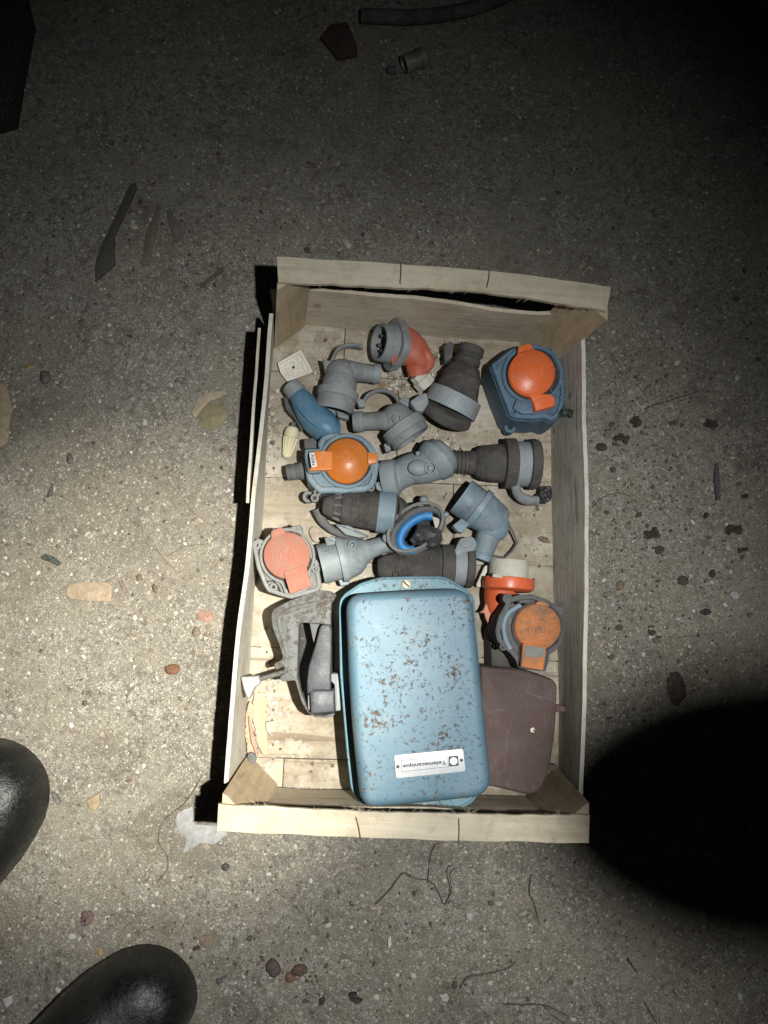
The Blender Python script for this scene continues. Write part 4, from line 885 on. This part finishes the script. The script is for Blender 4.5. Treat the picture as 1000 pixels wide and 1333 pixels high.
def orangeplug():
    t = thing('round_plug', 'orange red plug with a cream collar poking out from behind the grimy socket', 'plug', (660, 770, ZF)); k = 13
    b = BM(); lathe(b, (*q(k, 405, 75), 38), (*q(k, 398, 265), 38), [(.5, 22), (.02, 23.5), (0, 24.5), (.0, 25), (.05, 25.6), (1, 25.6)], 40); obj('collar', b, MT['cream'], t)
    b = BM(); lathe(b, (*q(k, 402, 245), 38), (*q(k, 395, 385), 38), [(0, 28), (.05, 33), (.35, 34), (.8, 33), (1, 27)], 40); obj('flange', b, MT['redor'], t)
    b = BM(); tube(b, smooth_open([(*q(k, 330, 350), 36, 22), (*q(k, 300, 430), 36, 19), (*q(k, 290, 520), 36, 16), (*q(k, 285, 620), 34, 12)], 5), 30); obj('body', b, MT['redor'], t, 60)
    b = BM(); plate(b, rrect(c(k, '185,480 215,540 240,600 262,790 235,775 175,660 160,600 100,600 150,570'), 1.4, 3), 40, 6, 1.2); obj('bracket', b, MT['pink'], t)
    b = BM(); plate(b, rrect(c(k, '245,205 300,200 345,228 340,250 240,240'), 1.2, 3), 62, 5, .6); obj('paper_tag', b, MT['cream'], t)
orangeplug()

# ------------------------------------------------------------ cast metal switch housing with black lever
def castpart():
    t = thing('switch_housing', 'rusty grey cast metal switch frame with a ribbed black lever and wing bolt', 'switch', (395, 850, ZF)); k = 12
    o = rrect(c(k, '335,400 350,345 420,300 500,262 640,212 740,178 830,185 880,215 835,290 828,470 760,458 600,448 565,458 552,900 580,1020 650,1190 700,1215 770,1218 860,1195 862,1215 790,1236 700,1232 640,1195 590,1110 535,925 430,935 405,905 425,880 480,850 440,810 375,838 360,800 375,782 432,750 432,720 400,620 350,500'), 2.2, 3)
    bm = BM(); loft(bm, o, 66, [(0, -30), (0, -.8), (.25, -.2), (.6, 0)]); rough(bm, .3, 60); obj('frame', bm, MT['cast'], t, 50)
    b = BM(); tube(b, smooth_open([(*q(k, x, y), 65.5, 3.2) for x, y in ((470, 700), (430, 560), (400, 440), (440, 370), (560, 320), (700, 290), (800, 250))], 5), 10, True, .6); obj('moulded_ridge', b, MT['cast'], t, 60)
    b = BM(); plate(b, c(k, '545,440 850,440 860,1180 640,1190 560,1000'), 26, 8, .5); obj('back_plate', b, MT['hole'], t)
    b = BM(); plate(b, c(k, '655,452 740,462 715,540 692,625 676,560'), 65.6, 20, .4); obj('stop', b, MT['dgrey'], t)
    # lever
    L0 = rrect(c(k, '735,500 752,465 820,462 836,500 832,850 828,1010 700,1010 635,1040 632,930 650,800 700,640'), 1.6, 3)
    b = BM(); loft(b, L0, 78, [(0, -40), (0, -1.5), (.7, -.4), (1.6, 0)]); lv = obj('lever', b, MT['leverm'], t)
    for i in range(12):
        y = 520+i*14.5; x0 = 735-i*3.4; b = BM(); plate(b, c(k, f'{x0},{y+3} {832},{y-2} {832},{y+6} {x0},{y+11}'), 79.6, 2.2, .4); obj('grip_rib', b, MT['dgrey'], lv)
    b = BM(); plate(b, rrect(c(k, '655,1018 700,1005 862,1008 862,1188 700,1200 665,1195'), 1.6, 3), 74, 22, 2.2); obj('lever_foot', b, MT['leverm'], t)
    b = BM(); plate(b, rrect(c(k, '640,1050 660,1030 668,1190 640,1160'), .8, 2), 66, 22, .8); plate(b, rrect(c(k, '700,640 640,960 628,1000 700,610'), .4, 2), 68, 22, .3); obj('lever_side', b, MT['metalgrey'], t)
    b = BM(); plate(b, rrect(c(k, '832,870 888,868 905,930 912,1175 868,1180 860,960 830,930'), 1.5, 3), 56, 22, 1.2); obj('contact_block', b, MT['metalgrey'], t)
    # wing bolt
    b = BM(); tube(b, [(*q(k, 478, 830), 62, 3), (*q(k, 462, 850), 62, 3.2), (*q(k, 230, 918), 56, 3.2)], 16); ball(b, *q(k, 468, 830), 62, 4.4); obj('bolt', b, MT['cast'], t)
    W_ = rrect(c(k, '78,892 150,890 232,885 248,950 205,985 155,1085 135,1070 105,1000'), 1.4, 3)
    b = BM(); loft(b, W_, 64, [(1, -12), (0, -8), (0, -2), (1.2, 0)]); rough(b, .9, 90); obj('wing_nut', b, MT['wing'], t)
castpart()

# ------------------------------------------------------------ small pieces in the crate
def whiteplate():
    t = thing('terminal_plate', 'small square white plastic plate with moulded maze ribs', 'plastic plate', (383, 476, ZF)); k = 1
    o = c(k, '165,608 285,540 350,655 215,706 180,660'); o2 = rrect(o, 2, 3)
    b = BM(); plate(b, o2, 14, 3.5, .5); base = obj('plate', b, MT['white'], t)
    i2 = rrect(c(k, '182,615 281,557 333,650 221,691 192,655'), 1.6, 3)
    b = BM(); wall(b, o2, i2, 17, 3.2, .3); obj('rim', b, MT['white'], t)
    b = BM()
    for s in ('205,620 245,600 250,612', '245,600 262,640 310,625', '270,590 282,612', '225,675 250,665 245,645 275,632', '290,600 305,640', '205,640 230,632'):
        pts = c(k, s)
        for a, d in zip(pts, pts[1:]):
            v = Vector((d[0]-a[0], d[1]-a[1])).normalized(); n = Vector((-v.y, v.x))*.5
            plate(b, [(a[0]+n.x, a[1]+n.y), (d[0]+n.x, d[1]+n.y), (d[0]-n.x, d[1]-n.y), (a[0]-n.x, a[1]-n.y)], 16.4, 2.6, .15)
    obj('ribs', b, MT['white'], t)
    b = BM(); plate(b, ell(*q(k, 248, 632), 1.7, 1.7, 12), 14.4, .6, .1); obj('hole', b, MT['hole'], t)
whiteplate()
def cone():
    t = thing('cable_ferrule', 'fluted ivory plastic cone lying at the left side of the crate', 'plastic cone', (378, 577, ZF)); k = 8
    A, B = (*q(k, 155, 40), 19), (*q(k, 90, 325), 15)
    b = BM(); lathe(b, A, B, [(0, 5), (.02, 7), (.14, 9.6), (.18, 9.2), (.3, 9.8), (.33, 8.8), (.98, 4.6), (1, 4)], 28); obj('cone', b, MT['ivory'], t)
    pa, pb = P(*A), P(*B); ax = (pb-pa).normalized(); n = Vector((0, 0, 1)); n = (n-ax*n.dot(ax)).normalized(); bb = ax.cross(n); s = pxs(pa)
    for i in range(10):
        a = i/10*6.283; r = n*math.cos(a)+bb*math.sin(a); b = BM(); tube_w(b, [pa.lerp(pb, .36)+r*8.7*s, pa.lerp(pb, .95)+r*4.9*s], [1.1*s, .6*s], 6); obj('flute', b, MT['ivory'], t)
    b = BM(); lathe(b, (*q(k, 150, 45), 19), (*q(k, 158, 0), 19), [(0, 4), (1, 3.2)], 14); obj('stem', b, MT['dgrey'], t)
cone()
def ragged(o, amp, step=1.6, seed=0):
    out = []
    for i in range(len(o)):
        a, b_ = Vector(o[i]), Vector(o[(i+1) % len(o)]); n = max(1, int((b_-a).length/step))
        for j in range(n):
            v = a.lerp(b_, j/n); out.append((v.x+noise.noise(Vector((v.x*.4, v.y*.25, seed)))*amp*2, v.y+noise.noise(Vector((v.x*.3, v.y*.3, seed+7)))*amp))
    return out
def flake(name, label, cat, outline, z, th, m, bev=.5, rgh=0, group=None, seed=0):
    b = BM(); plate(b, outline, z, th, bev)
    if rgh: rough(b, rgh, 90, seed)
    return solo(name, b, m, label, cat, group)
flake('plastic_lever', 'small white plastic lever lying between black connector and orange plug', 'plastic piece', rrect(c(13, '165,125 200,118 205,150 120,345 85,338 80,310'), 1.6, 3), 28, 6, MT['white'], 1)
flake('wood_veneer', 'torn orange tinted strip of wood veneer in the lower left of the crate', 'wood scrap', ragged(c(5, '190,600 240,598 250,660 244,740 252,800 258,860 238,905 222,880 205,850 196,800 188,760 176,700'), 1.1), 15, 1.4, MT['veneer'], .2, .6)
flake('wood_veneer', 'longer torn tan strip of veneer along the left side board', 'wood scrap', ragged(c(5, '150,690 168,640 182,660 180,760 192,840 196,900 180,930 158,890 146,800'), 1.0, seed=3), 19, 1.4, MT['fibre2'], .2, .6)
flake('wood_veneer', 'narrow pinkish sliver of veneer leaning beside the torn orange strip', 'wood scrap', c(5, '160,715 166,712 186,800 206,898 198,902 172,830'), 24, 1.2, MT['sliver'], .3, .4)
flake('wood_veneer', 'pale broken veneer chip right of the torn orange strip', 'wood scrap', c(5, '245,742 290,735 285,780 262,800 248,780'), 20, 1.2, MT['fibre'], .3, .4)
flake('metal_washer', 'dull bluish disc stuck in the lower left corner of the crate', 'disc', ell(*q(5, 178, 915), 5.5, 7.5, 20, -15), 26, 3, MT['dgrey'], .8)
def crumple(name, label, cat, px, py, z, r, m, seed, sc=(1, 1, .6), amp=7, fr=80):
    b = BM(); ball(b, px, py, z, r, sc, 4); rough(b, amp, fr, seed); rough(b, amp*.35, fr*3, seed+2)
    return solo(name, b, m, label, cat, ang=25)
crumple('black_fragment', 'jagged black plastic fragment beside the hooked latch', 'plastic piece', *q(4, 700, 442), 24, 9, MT['black2'], 3, (1.2, 1.1, .8), 10, 90)
MT['dgreen'] = worn('dark_green', (.018, .035, .028), .6, .2, (.06, .08, .07), .2)
crumple('crumpled_rag', 'dark green crumpled lump on the right side board', 'lump', *q(2, 735, 840), 60, 9, MT['dgreen'], 6, (1.5, .9, .8), 8, 90)
flake('dead_leaf', 'brown curled leaf scrap on the right of the crate floor', 'leaf', c(4, '668,665 690,657 720,665 736,698 705,695 682,685'), 13, .8, stone('leaf_brown', (.16, .11, .085)), .2, .6)
flake('wood_crumb', 'pinkish grey lump on the crate floor above the pale grey plug', 'lump', smooth(c(3, '345,625 370,605 410,625 425,660 400,690 370,690 352,660'), 3), 15, 5, stone('pinkish', (.34, .27, .23)), 1.5, 1)

# ------------------------------------------------------------ rubber boots
def boot(label, cx, cy, ux, uy, tipd, k=1.0):
    L = math.hypot(ux, uy); ux, uy = ux/L, uy/L; nx, ny = -uy, ux
    tx, ty = cx+ux*tipd, cy+uy*tipd
    t = thing('rubber_boot', label, 'boot', (cx-ux*120, cy-uy*120, 0), 'black rubber boots of the person standing at the lower left')
    ls = [0, 2, 7, 16, 28, 44, 64, 90, 125, 165, 205, 245, 285, 320, 345, 357]
    ws = [2, 16, 30, 44, 55, 64, 71, 74, 75, 71, 63, 56, 53, 51, 40, 12]
    hs = [12, 24, 34, 43, 50, 55, 58, 61, 68, 80, 98, 112, 118, 118, 112, 90]
    b = BM(); loops = []; seg = 28
    for l, w_, h in zip(ls, ws, hs):
        base = P(tx-ux*l*k, ty-uy*l*k, 22); s = pxs(base); row = []
        side = (P(tx-ux*l*k+nx, ty-uy*l*k+ny, 22)-base)
        for i in range(seg+1):
            a = math.pi*i/seg; ca, sa = math.cos(a), math.sin(a)
            e = .82
            x = math.copysign(abs(ca)**e, ca)*w_*k; z = abs(sa)**e*(h-8)
            row.append(b.verts.new(base+side*x+Vector((0, 0, (z+8-22)/1000.0))))
        loops.append(row)
    for A, B_ in zip(loops, loops[1:]):
        for i in range(seg): b.faces.new((A[i], A[i+1], B_[i+1], B_[i]))
        b.faces.new((A[0], B_[0], B_[seg], A[seg]))
    b.faces.new(loops[0]); b.faces.new(loops[-1])
    a0 = P(tx-ux*262*k, ty-uy*262*k, 0); R = .052
    tube_w(b, [a0+Vector((0, 0, z)) for z in (.05, .10, .15, .22, .32)], [R*.9, R*1.0, R*1.02, R*1.12, R*1.25], 28)
    obj('upper', b, MT['rubber'], t, 60)
    out = []
    for l, w_ in zip(ls, ws): out.append((tx-ux*(l*k-2)+nx*(w_*k+1.8), ty-uy*(l*k-2)+ny*(w_*k+1.8)))
    for l, w_ in list(zip(ls, ws))[::-1]: out.append((tx-ux*(l*k-2)-nx*(w_*k+1.8), ty-uy*(l*k-2)-ny*(w_*k+1.8)))
    b = BM(); loft(b, out, 14, [(2, -13), (0, -11), (0, -2), (1, 0)]); obj('sole', b, MT['sole'], t)
boot('black rubber boot toe at the left edge, upper of the two', -16, 1041, .56, -.83, 77)
boot('shiny black rubber boot toe at the bottom edge, lower of the two', 169, 1315, .82, -.57, 87, .93)

# ------------------------------------------------------------ unseen occluder added to cast the lower right shadow (above and behind the camera)
def shader_body():
    z = .79; k = (LAMP.z-z)/LAMP.z
    def at(px, py): g = P(px, py, 0); return LAMP+(g-LAMP)*k
    a, e = at(1028, 1054), at(1600, 1054); rr = (at(1000, 852)-at(1000, 1252)).length/2
    t = bpy.data.objects.new('occluder', None); COL.objects.link(t); t.location = a
    tag(t, 'black round ended occluder added out of view to block the lamp', 'occluder')
    b = BM(); d = (e-a).normalized(); W_, R_ = [], []
    for i in range(15): an = i/14*math.pi/2; W_.append(a-d*rr*1.80*math.cos(an)); R_.append(rr*math.sin(an)**1.1+.0003)
    W_ += [a+d*.05, a+d*.052, a+d*.12]; R_ += [rr, rr*.9, rr*.9]
    tube_w(b, W_, R_, 32); obj('occluder_body', b, MT['black2'], t, 50)
    b = BM(); tube_w(b, [a+d*.06, a+d*.063, a+d*.075, a+d*.078], [rr*.9, rr*1.05, rr*1.05, rr*.9], 32); obj('occluder_ring', b, MT['black'], t)
shader_body()

# ------------------------------------------------------------ debris on the floor
def crumbs():
    bm = BM(); n = 0
    for (x, y, sx, sy, cnt) in ((840, 700, 70, 130, 420), (800, 600, 60, 70, 120), (900, 420, 90, 60, 90), (600, 1230, 220, 70, 150), (330, 1250, 110, 60, 120), (160, 620, 130, 200, 160), (240, 300, 120, 60, 90), (640, 330, 160, 60, 60), (330, 330, 30, 20, 40)):
        for k in range(cnt):
            px, py = random.gauss(x, sx), random.gauss(y, sy); r = min(5.0, random.lognormvariate(.35, .5)); a = random.random()*6.28; e = random.uniform(.3, 1)
            if 300 < px < 785 and 345 < py < 1095: continue
            o = []
            for j in range(6):
                u = 6.28*j/6; X, Y = math.cos(u)*r*random.uniform(.6, 1.2), math.sin(u)*r*e*random.uniform(.6, 1.2); o.append((px+X*math.cos(a)-Y*math.sin(a), py+X*math.sin(a)+Y*math.cos(a)))
            loft(bm, o, 0, [(0, -.8), (0, .3+r*.2), (r*.25, .5+r*.32)])
    o = solo('dirt_crumbs', bm, island('dirt', [(0, (.035, .028, .024)), (.35, (.07, .055, .043)), (.65, (.12, .095, .075)), (.85, (.06, .03, .022)), (.93, (.42, .39, .34))], .85), 'dark earthy crumbs scattered over the floor, thickest right of the crate', 'dirt', kind='stuff')
crumbs()
SB = {}
def sm(col, ro=.8):
    if col not in SB: SB[col] = stone('stone_%d' % len(SB), col, ro)
    return SB[col]
def pebble(label, px, py, rx, ry, col, rot=0, name='pebble', h=.6, seed=1, lumpy=1.0):
    b = BM(); o = ell(px, py, rx, ry, 16, rot); o = [(x+noise.noise(Vector((x*.3, y*.3, seed)))*rx*.3*lumpy, y+noise.noise(Vector((x*.3, y*.3, seed+9)))*ry*.35*lumpy) for x, y in o]
    mn = min(rx, ry)*.76; H = mn*h
    loft(b, o, 0, [(0, -.8), (-.1, H*.3), (mn*.22, H*.75), (mn*.5, H), (mn*.5, H*1.1, .5)])
    return solo(name, b, sm(col), label, name.replace('_', ' '), ang=60)
def chip(name, label, k, s, col, th=1.8, rgh=.5, bev=.5, cat=None):
    b = BM(); plate(b, c(k, s), th, th+.8, bev); rough(b, rgh, 110); return solo(name, b, sm(col), label, cat or name.replace('_', ' '))
def twig(label, k, pts, r, col=(.07, .055, .045), name='twig'):
    r *= .72
    b = BM(); n = len(pts)
    P_ = smooth_open([(*q(k, *p[:2]), .4+(random.random()*1.2), r*(1-.35*i/(n-1))) for i, p in enumerate(pts)], 4)
    P_ = [(x+noise.noise(Vector((x*.2, y*.2, 1)))*.8, y+noise.noise(Vector((x*.2, y*.2, 4)))*.8, z, rr) for x, y, z, rr in P_]
    tube(b, P_, 6); return solo(name, b, sm(col), label, name)
chip('brick_fragment', 'flat tan rectangular fragment bedded in the floor left of the crate', 17, '250,938 300,930 400,930 414,945 410,1000 330,1000 262,992 243,975', (.33, .255, .18), .7, .4, cat='brick fragment')
chip('clay_shard', 'curved pale tan shard left of the crate with a pebble against it', 17, '705,300 735,245 775,225 822,224 818,246 775,262 745,290 722,322 712,318', (.42, .34, .25), 1.4)
pebble('flat olive coloured stone under the curved tan shard', *q(17, 785, 318), 20, 16, (.25, .21, .12), -30, 'stone', .16)
pebble('oval orange brown pebble lying in the brightest patch of floor', *q(17, 637, 1252), 10.5, 6.5, (.17, .075, .04), 0)
pebble('reddish broken stone above the orange brown pebble', *q(17, 760, 1056), 11, 8, (.30, .18, .13), 15, h=.25)
pebble('grey brown pebble just below the reddish broken stone', *q(17, 725, 1112), 5, 6, (.19, .15, .12))
chip('bark_chip', 'dark green chip lying left of the tan rectangular fragment', 17, '150,838 165,826 195,836 222,858 212,868 180,854 160,848', (.04, .05, .045), 3, cat='bark chip')
pebble('purple brown pebble at upper left of the floor', *q(17, 167, 172), 7, 8, (.12, .08, .085))
pebble('small amber pebble beside the purple brown one', *q(17, 112, 134), 5, 3, (.36, .24, .10))
chip('clay_shard', 'ochre slab cut off by the left edge of the picture', 17, '-40,190 20,196 36,250 46,292 34,340 30,412 0,432 -40,430', (.33, .265, .175), .9)
pebble('blackish chip of stone in the left part of the floor', *q(17, 258, 476), 4, 7, (.09, .085, .08))
chip('bark_chip', 'thin dark upright chip below the blackish stone', 17, '178,600 190,566 196,572 188,606 172,615', (.08, .08, .08), 2, cat='bark chip')
pebble('brown pebble pair, upper one left of the crate', *q(17, 514, 912), 3.4, 4.6, (.15, .10, .07), 10)
pebble('elongated brown pebble right of the upper brown pebble', *q(17, 572, 954), 3, 6, (.13, .09, .065), -10)
chip('bark_chip', 'narrow purplish splinter next to the tan rectangular fragment', 17, '435,925 448,922 470,968 458,972', (.20, .14, .12), 2, cat='bark chip')
chip('wood_splinter', 'long dark charred splinter at the upper left', 18, '338,480 352,474 356,490 322,560 300,610 296,650 300,688 270,712 248,732 250,680 262,640', (.075, .066, .056), 2.5, .8, 1, cat='wood splinter')
chip('wood_splinter', 'pale brown splinter right of the charred one', 18, '410,530 420,532 402,620 385,690 368,690 380,610', (.17, .145, .115), 1.2, cat='wood splinter')
chip('wood_splinter', 'short grey brown splinter near the crate, widest of the upper left splinters', 18, '432,545 446,548 470,600 480,628 460,630 442,590', (.16, .14, .115), 1.2, cat='wood splinter')
chip('bark_chip', 'dark slanting strip just left of the crate shadow', 18, '518,742 545,722 580,692 584,700 552,728 524,748', (.11, .085, .07), 1.6, cat='bark chip')
chip('brick_fragment', 'dark reddish shard at the top of the picture', 18, '835,95 860,62 905,58 930,120 930,140 880,150', (.055, .035, .03), 5, cat='brick fragment')
chip('wood_splinter', 'short pale chip above the top rail of the crate', 18, '888,622 905,620 916,640 905,648', (.42, .38, .33), 2, cat='wood splinter')
def can():
    t = thing('metal_ferrule', 'short dull metal cylinder lying near the top edge', 'metal cylinder', (540, 80, 0)); b = BM()
    lathe(b, (526, 84, 12), (552, 74, 12), [(.6, 9), (0, 10), (0, 11.5), (.8, 11.5), (.8, 13), (1, 13), (1, 10), (.7, 9)], 28); obj('tube', b, worn('dull_metal', (.22, .20, .14), .4, .4, metal=.4), t)
    b = BM(); tube(b, [(516, 90, 8, 5), (505, 92, 6, 4)], 12); obj('stub', b, MT['dgrey'], t)
can()
b = BM(); tube(b, smooth_open([(470, 20, 10, 9), (540, 22, 10, 9), (600, 14, 10, 9), (650, -2, 10, 9), (700, -30, 10, 9)], 8), 18); solo('hose', b, worn('hose_grey', (.05, .047, .043), .8, .3), 'dark curved hose crossing the top edge of the picture', 'hose')
chip('dark_slab', 'dark slab cut off by the left top corner', 0, '-60,-40 22,-40 36,18 22,90 12,150 -60,170', (.015, .015, .016), 22, 1, 1, cat='board')  # nearly black flat slab across the top left corner
twig('thin dark nail headed stick right of the crate', 19, [(268, 270), (340, 246), (420, 222), (468, 207)], 1.1)
chip('bark_chip', 'slim dark upright sliver right of the crate', 19, '512,460 520,458 528,520 528,588 516,588 508,520', (.085, .075, .075), 2.4, cat='bark chip')
twig('curved pale twig close to the right side of the crate', 19, [(85, 618), (110, 588), (150, 568), (190, 566), (215, 576)], 1.1, (.13, .105, .08))
pebble('largest dark brown flat lump right of the crate, next to the black shadow', *q(19, 374, 1238), 12, 23, (.05, .032, .03), -5, 'clod', .25)
for i, (x, y, rx, ry, lab, col) in enumerate((
    (398, 868, 7, 6, 'dark angular pebble above the flat dark lump on the right', (.07, .05, .045)),
    (478, 977, 7, 4, 'black flat pebble midway down the right floor', (.03, .028, .028)),
    (115, 405, 7, 5, 'black lump near the crate side at upper right', (.035, .032, .03)),
    (316, 762, 6, 5, 'dark brown pebble in the middle of the right floor', (.06, .045, .04)),
    (290, 1048, 5, 4, 'small black pebble above left of the flat dark lump', (.035, .032, .03)),
    (500, 845, 4, 5, 'small dark pebble left of the white chip on the right', (.04, .035, .033)),
    (478, 642, 3, 4, 'tiny black pebble under the slim dark sliver', (.03, .028, .028)),
    (612, 576, 5, 3, 'small black pebble right of the slim dark sliver', (.03, .028, .028)),
    (180, 885, 5, 6, 'tan brown pebble by the right side of the crate', (.20, .14, .09)),
    (150, 1133, 4, 3, 'small grey brown pebble by the lower right side of the crate', (.09, .075, .065)))):
    pebble(lab, *q(19, x, y), rx, ry, col, random.uniform(-30, 30), seed=i)
pebble('whitish pebble on the right floor', *q(19, 578, 918), 7, 5, (.42, .42, .42), 40)
for i, (x, y, r, lab) in enumerate(((232, 316, 8, 'crumbly dark clod at the upper right of the crate'), (492, 330, 9, 'crumbly dark clod beside the nail headed stick'), (575, 690, 12, 'largest crumbly dark clod on the right floor'),
    (605, 760, 7, 'small crumbly clod under the largest one'), (185, 372, 8, 'long crumbly clod near the upper right post'), (290, 712, 10, 'crumbly clod in the middle of the right floor'))):
    b = BM(); ball(b, *q(19, x, y), .6, r*.8, (1.2, .55, .22), 4); rough(b, 7, 160, i); rough(b, 3.5, 420, i); solo('clod', b, sm((.055, .045, .038)), lab, 'clod', ang=25)
twig('long forked dark twig below the crate', 20, [(497, 374), (545, 325), (582, 278), (620, 294), (665, 302), (692, 335), (712, 376), (728, 330), (718, 268), (735, 254)], 1.25)
twig('short dark twig running from the crate rail to the forked twig', 20, [(682, 188), (665, 240), (660, 310)], 1.1)
twig('small bent twig at the tip of the forked twig', 20, [(712, 376), (734, 330), (728, 280), (750, 258)], .9)
twig('short twig lying under the forked twig', 20, [(665, 430), (672, 450)], 1.2)
twig('knotty dark twig at the lower right of the crate', 21, [(118, 395), (112, 460), (128, 500), (150, 582)], 1.4)
twig('long thin black twig at the bottom right', 21, [(12, 876), (80, 880), (150, 878), (200, 895), (258, 924)], 1.2)
twig('side shoot under the long thin black twig', 21, [(160, 880), (200, 920), (240, 951)], 1.0)
twig('dark stub of twig in the lower right floor', 21, [(478, 710), (495, 735), (512, 760)], 2.2)
twig('slanting twig at the bottom edge, right side', 21, [(538, 868), (560, 905), (592, 960)], 1.3)
twig('grey tangled root at the bottom centre right', 20, [(760, 635), (785, 600), (840, 590), (900, 575), (935, 552)], 1.4, (.10, .08, .065))
twig('thin brown hair like stem curling below the lower left post', 16, [(800, 330), (740, 430), (690, 470), (640, 520), (625, 590), (660, 650), (660, 700), (620, 752)], .7, (.10, .07, .045))
twig('fine straight stalk near the left of the crate', 17, [(578, 808), (610, 848), (655, 890)], .8, (.16, .12, .09))
twig('fine bent stalk crossing above the straight one', 17, [(620, 835), (680, 800), (765, 788)], .8, (.16, .12, .09))
twig('fine pale stalk in the left of the crate, topmost of three', 17, [(688, 645), (730, 685), (790, 725)], .8, (.18, .15, .11))
pebble('dark brown oval pebble, left of three near the bottom', *q(20, 180, 572), 9, 12, (.10, .07, .065), -10)
pebble('rounded brown pebble, right of three near the bottom', *q(20, 262, 578), 11, 7.5, (.11, .065, .05), -10)
pebble('orange brown pebble, lowest of three near the bottom', *q(20, 232, 601), 7, 6.5, (.19, .10, .06))
chip('bark_chip', 'black bark chip near the bottom centre', 20, '415,655 440,652 442,668 458,676 440,688 422,676', (.035, .03, .028), 4, cat='bark chip')
pebble('black pebble left of the black bark chip', *q(20, 332, 674), 3.5, 6, (.04, .035, .03), 20)
pebble('blue grey pebble at the bottom left of the centre', *q(20, 12, 612), 4, 4, (.10, .11, .15))
chip('shell_chip', 'slim white chip in the floor below the crate', 20, '535,485 545,470 548,500 538,516', (.55, .53, .48), 2)
pebble('pale round pebble right of the forked twig', *q(20, 790, 412), 5, 5.5, (.45, .43, .40))
pebble('pale pebble further right of the forked twig', *q(20, 880, 372), 5, 4, (.42, .40, .34))
pebble('square white chip near the bottom edge', *q(20, 713, 664), 4.5, 5.5, (.45, .44, .40), h=.3)
pebble('round buff pebble below the lower left part of the crate', *q(20, 240, 252), 4.5, 5, (.40, .36, .28))
chip('plaster_patch', 'thin pale grey plaster film at the lower left post', 16, '705,475 760,455 770,525 850,530 900,560 850,602 790,600 720,642 738,585 705,555 690,510', (.31, .31, .315), .3, .2, .1, cat='plaster film')
chip('clay_shard', 'triangular tan chip between the boots and the crate', 16, '340,432 390,402 396,440 375,472 350,460', (.33, .25, .16), 2.5)
chip('shell_chip', 'white chip at the lower left, close to the lower boot', 16, '10,1215 45,1200 48,1230 22,1250', (.55, .55, .54), 2.5)
pebble('small purple brown clod above the lower boot', *q(16, 345, 892), 7, 9, (.15, .10, .10), 20, h=.4, lumpy=2)
pebble('flat round brown grey pebble right of the lower boot', *q(16, 815, 985), 10, 8.5, (.22, .17, .13), -10, h=.3)
pebble('black pebble next to the flat round brown grey one', *q(16, 775, 1012), 5, 3, (.05, .045, .04), -20)
chip('bark_chip', 'grey sliver touching the upper boot', 16, '203,398 220,405 237,440 228,452 208,425', (.14, .13, .12), 3, cat='bark chip')
pebble('dark grey pebble under the lower left part of the crate', *q(16, 890, 692), 5, 5, (.07, .065, .06), h=.7)
pebble('amber flat pebble near the lower boot toe', *q(16, 395, 1027), 4, 5, (.36, .25, .12), h=.3)
pebble('red brown pebble in the bright floor above the triangular chip', *q(16, 507, 353), 4, 2.2, (.20, .09, .07))
pebble('grey pebble beside the upper boot, uppermost in the bright floor', *q(16, 335, 48), 3, 3.6, (.09, .08, .08))
pebble('white pebble at the right end of the lower boot', *q(16, 283, 968), 5, 4, (.5, .49, .46), h=.4)
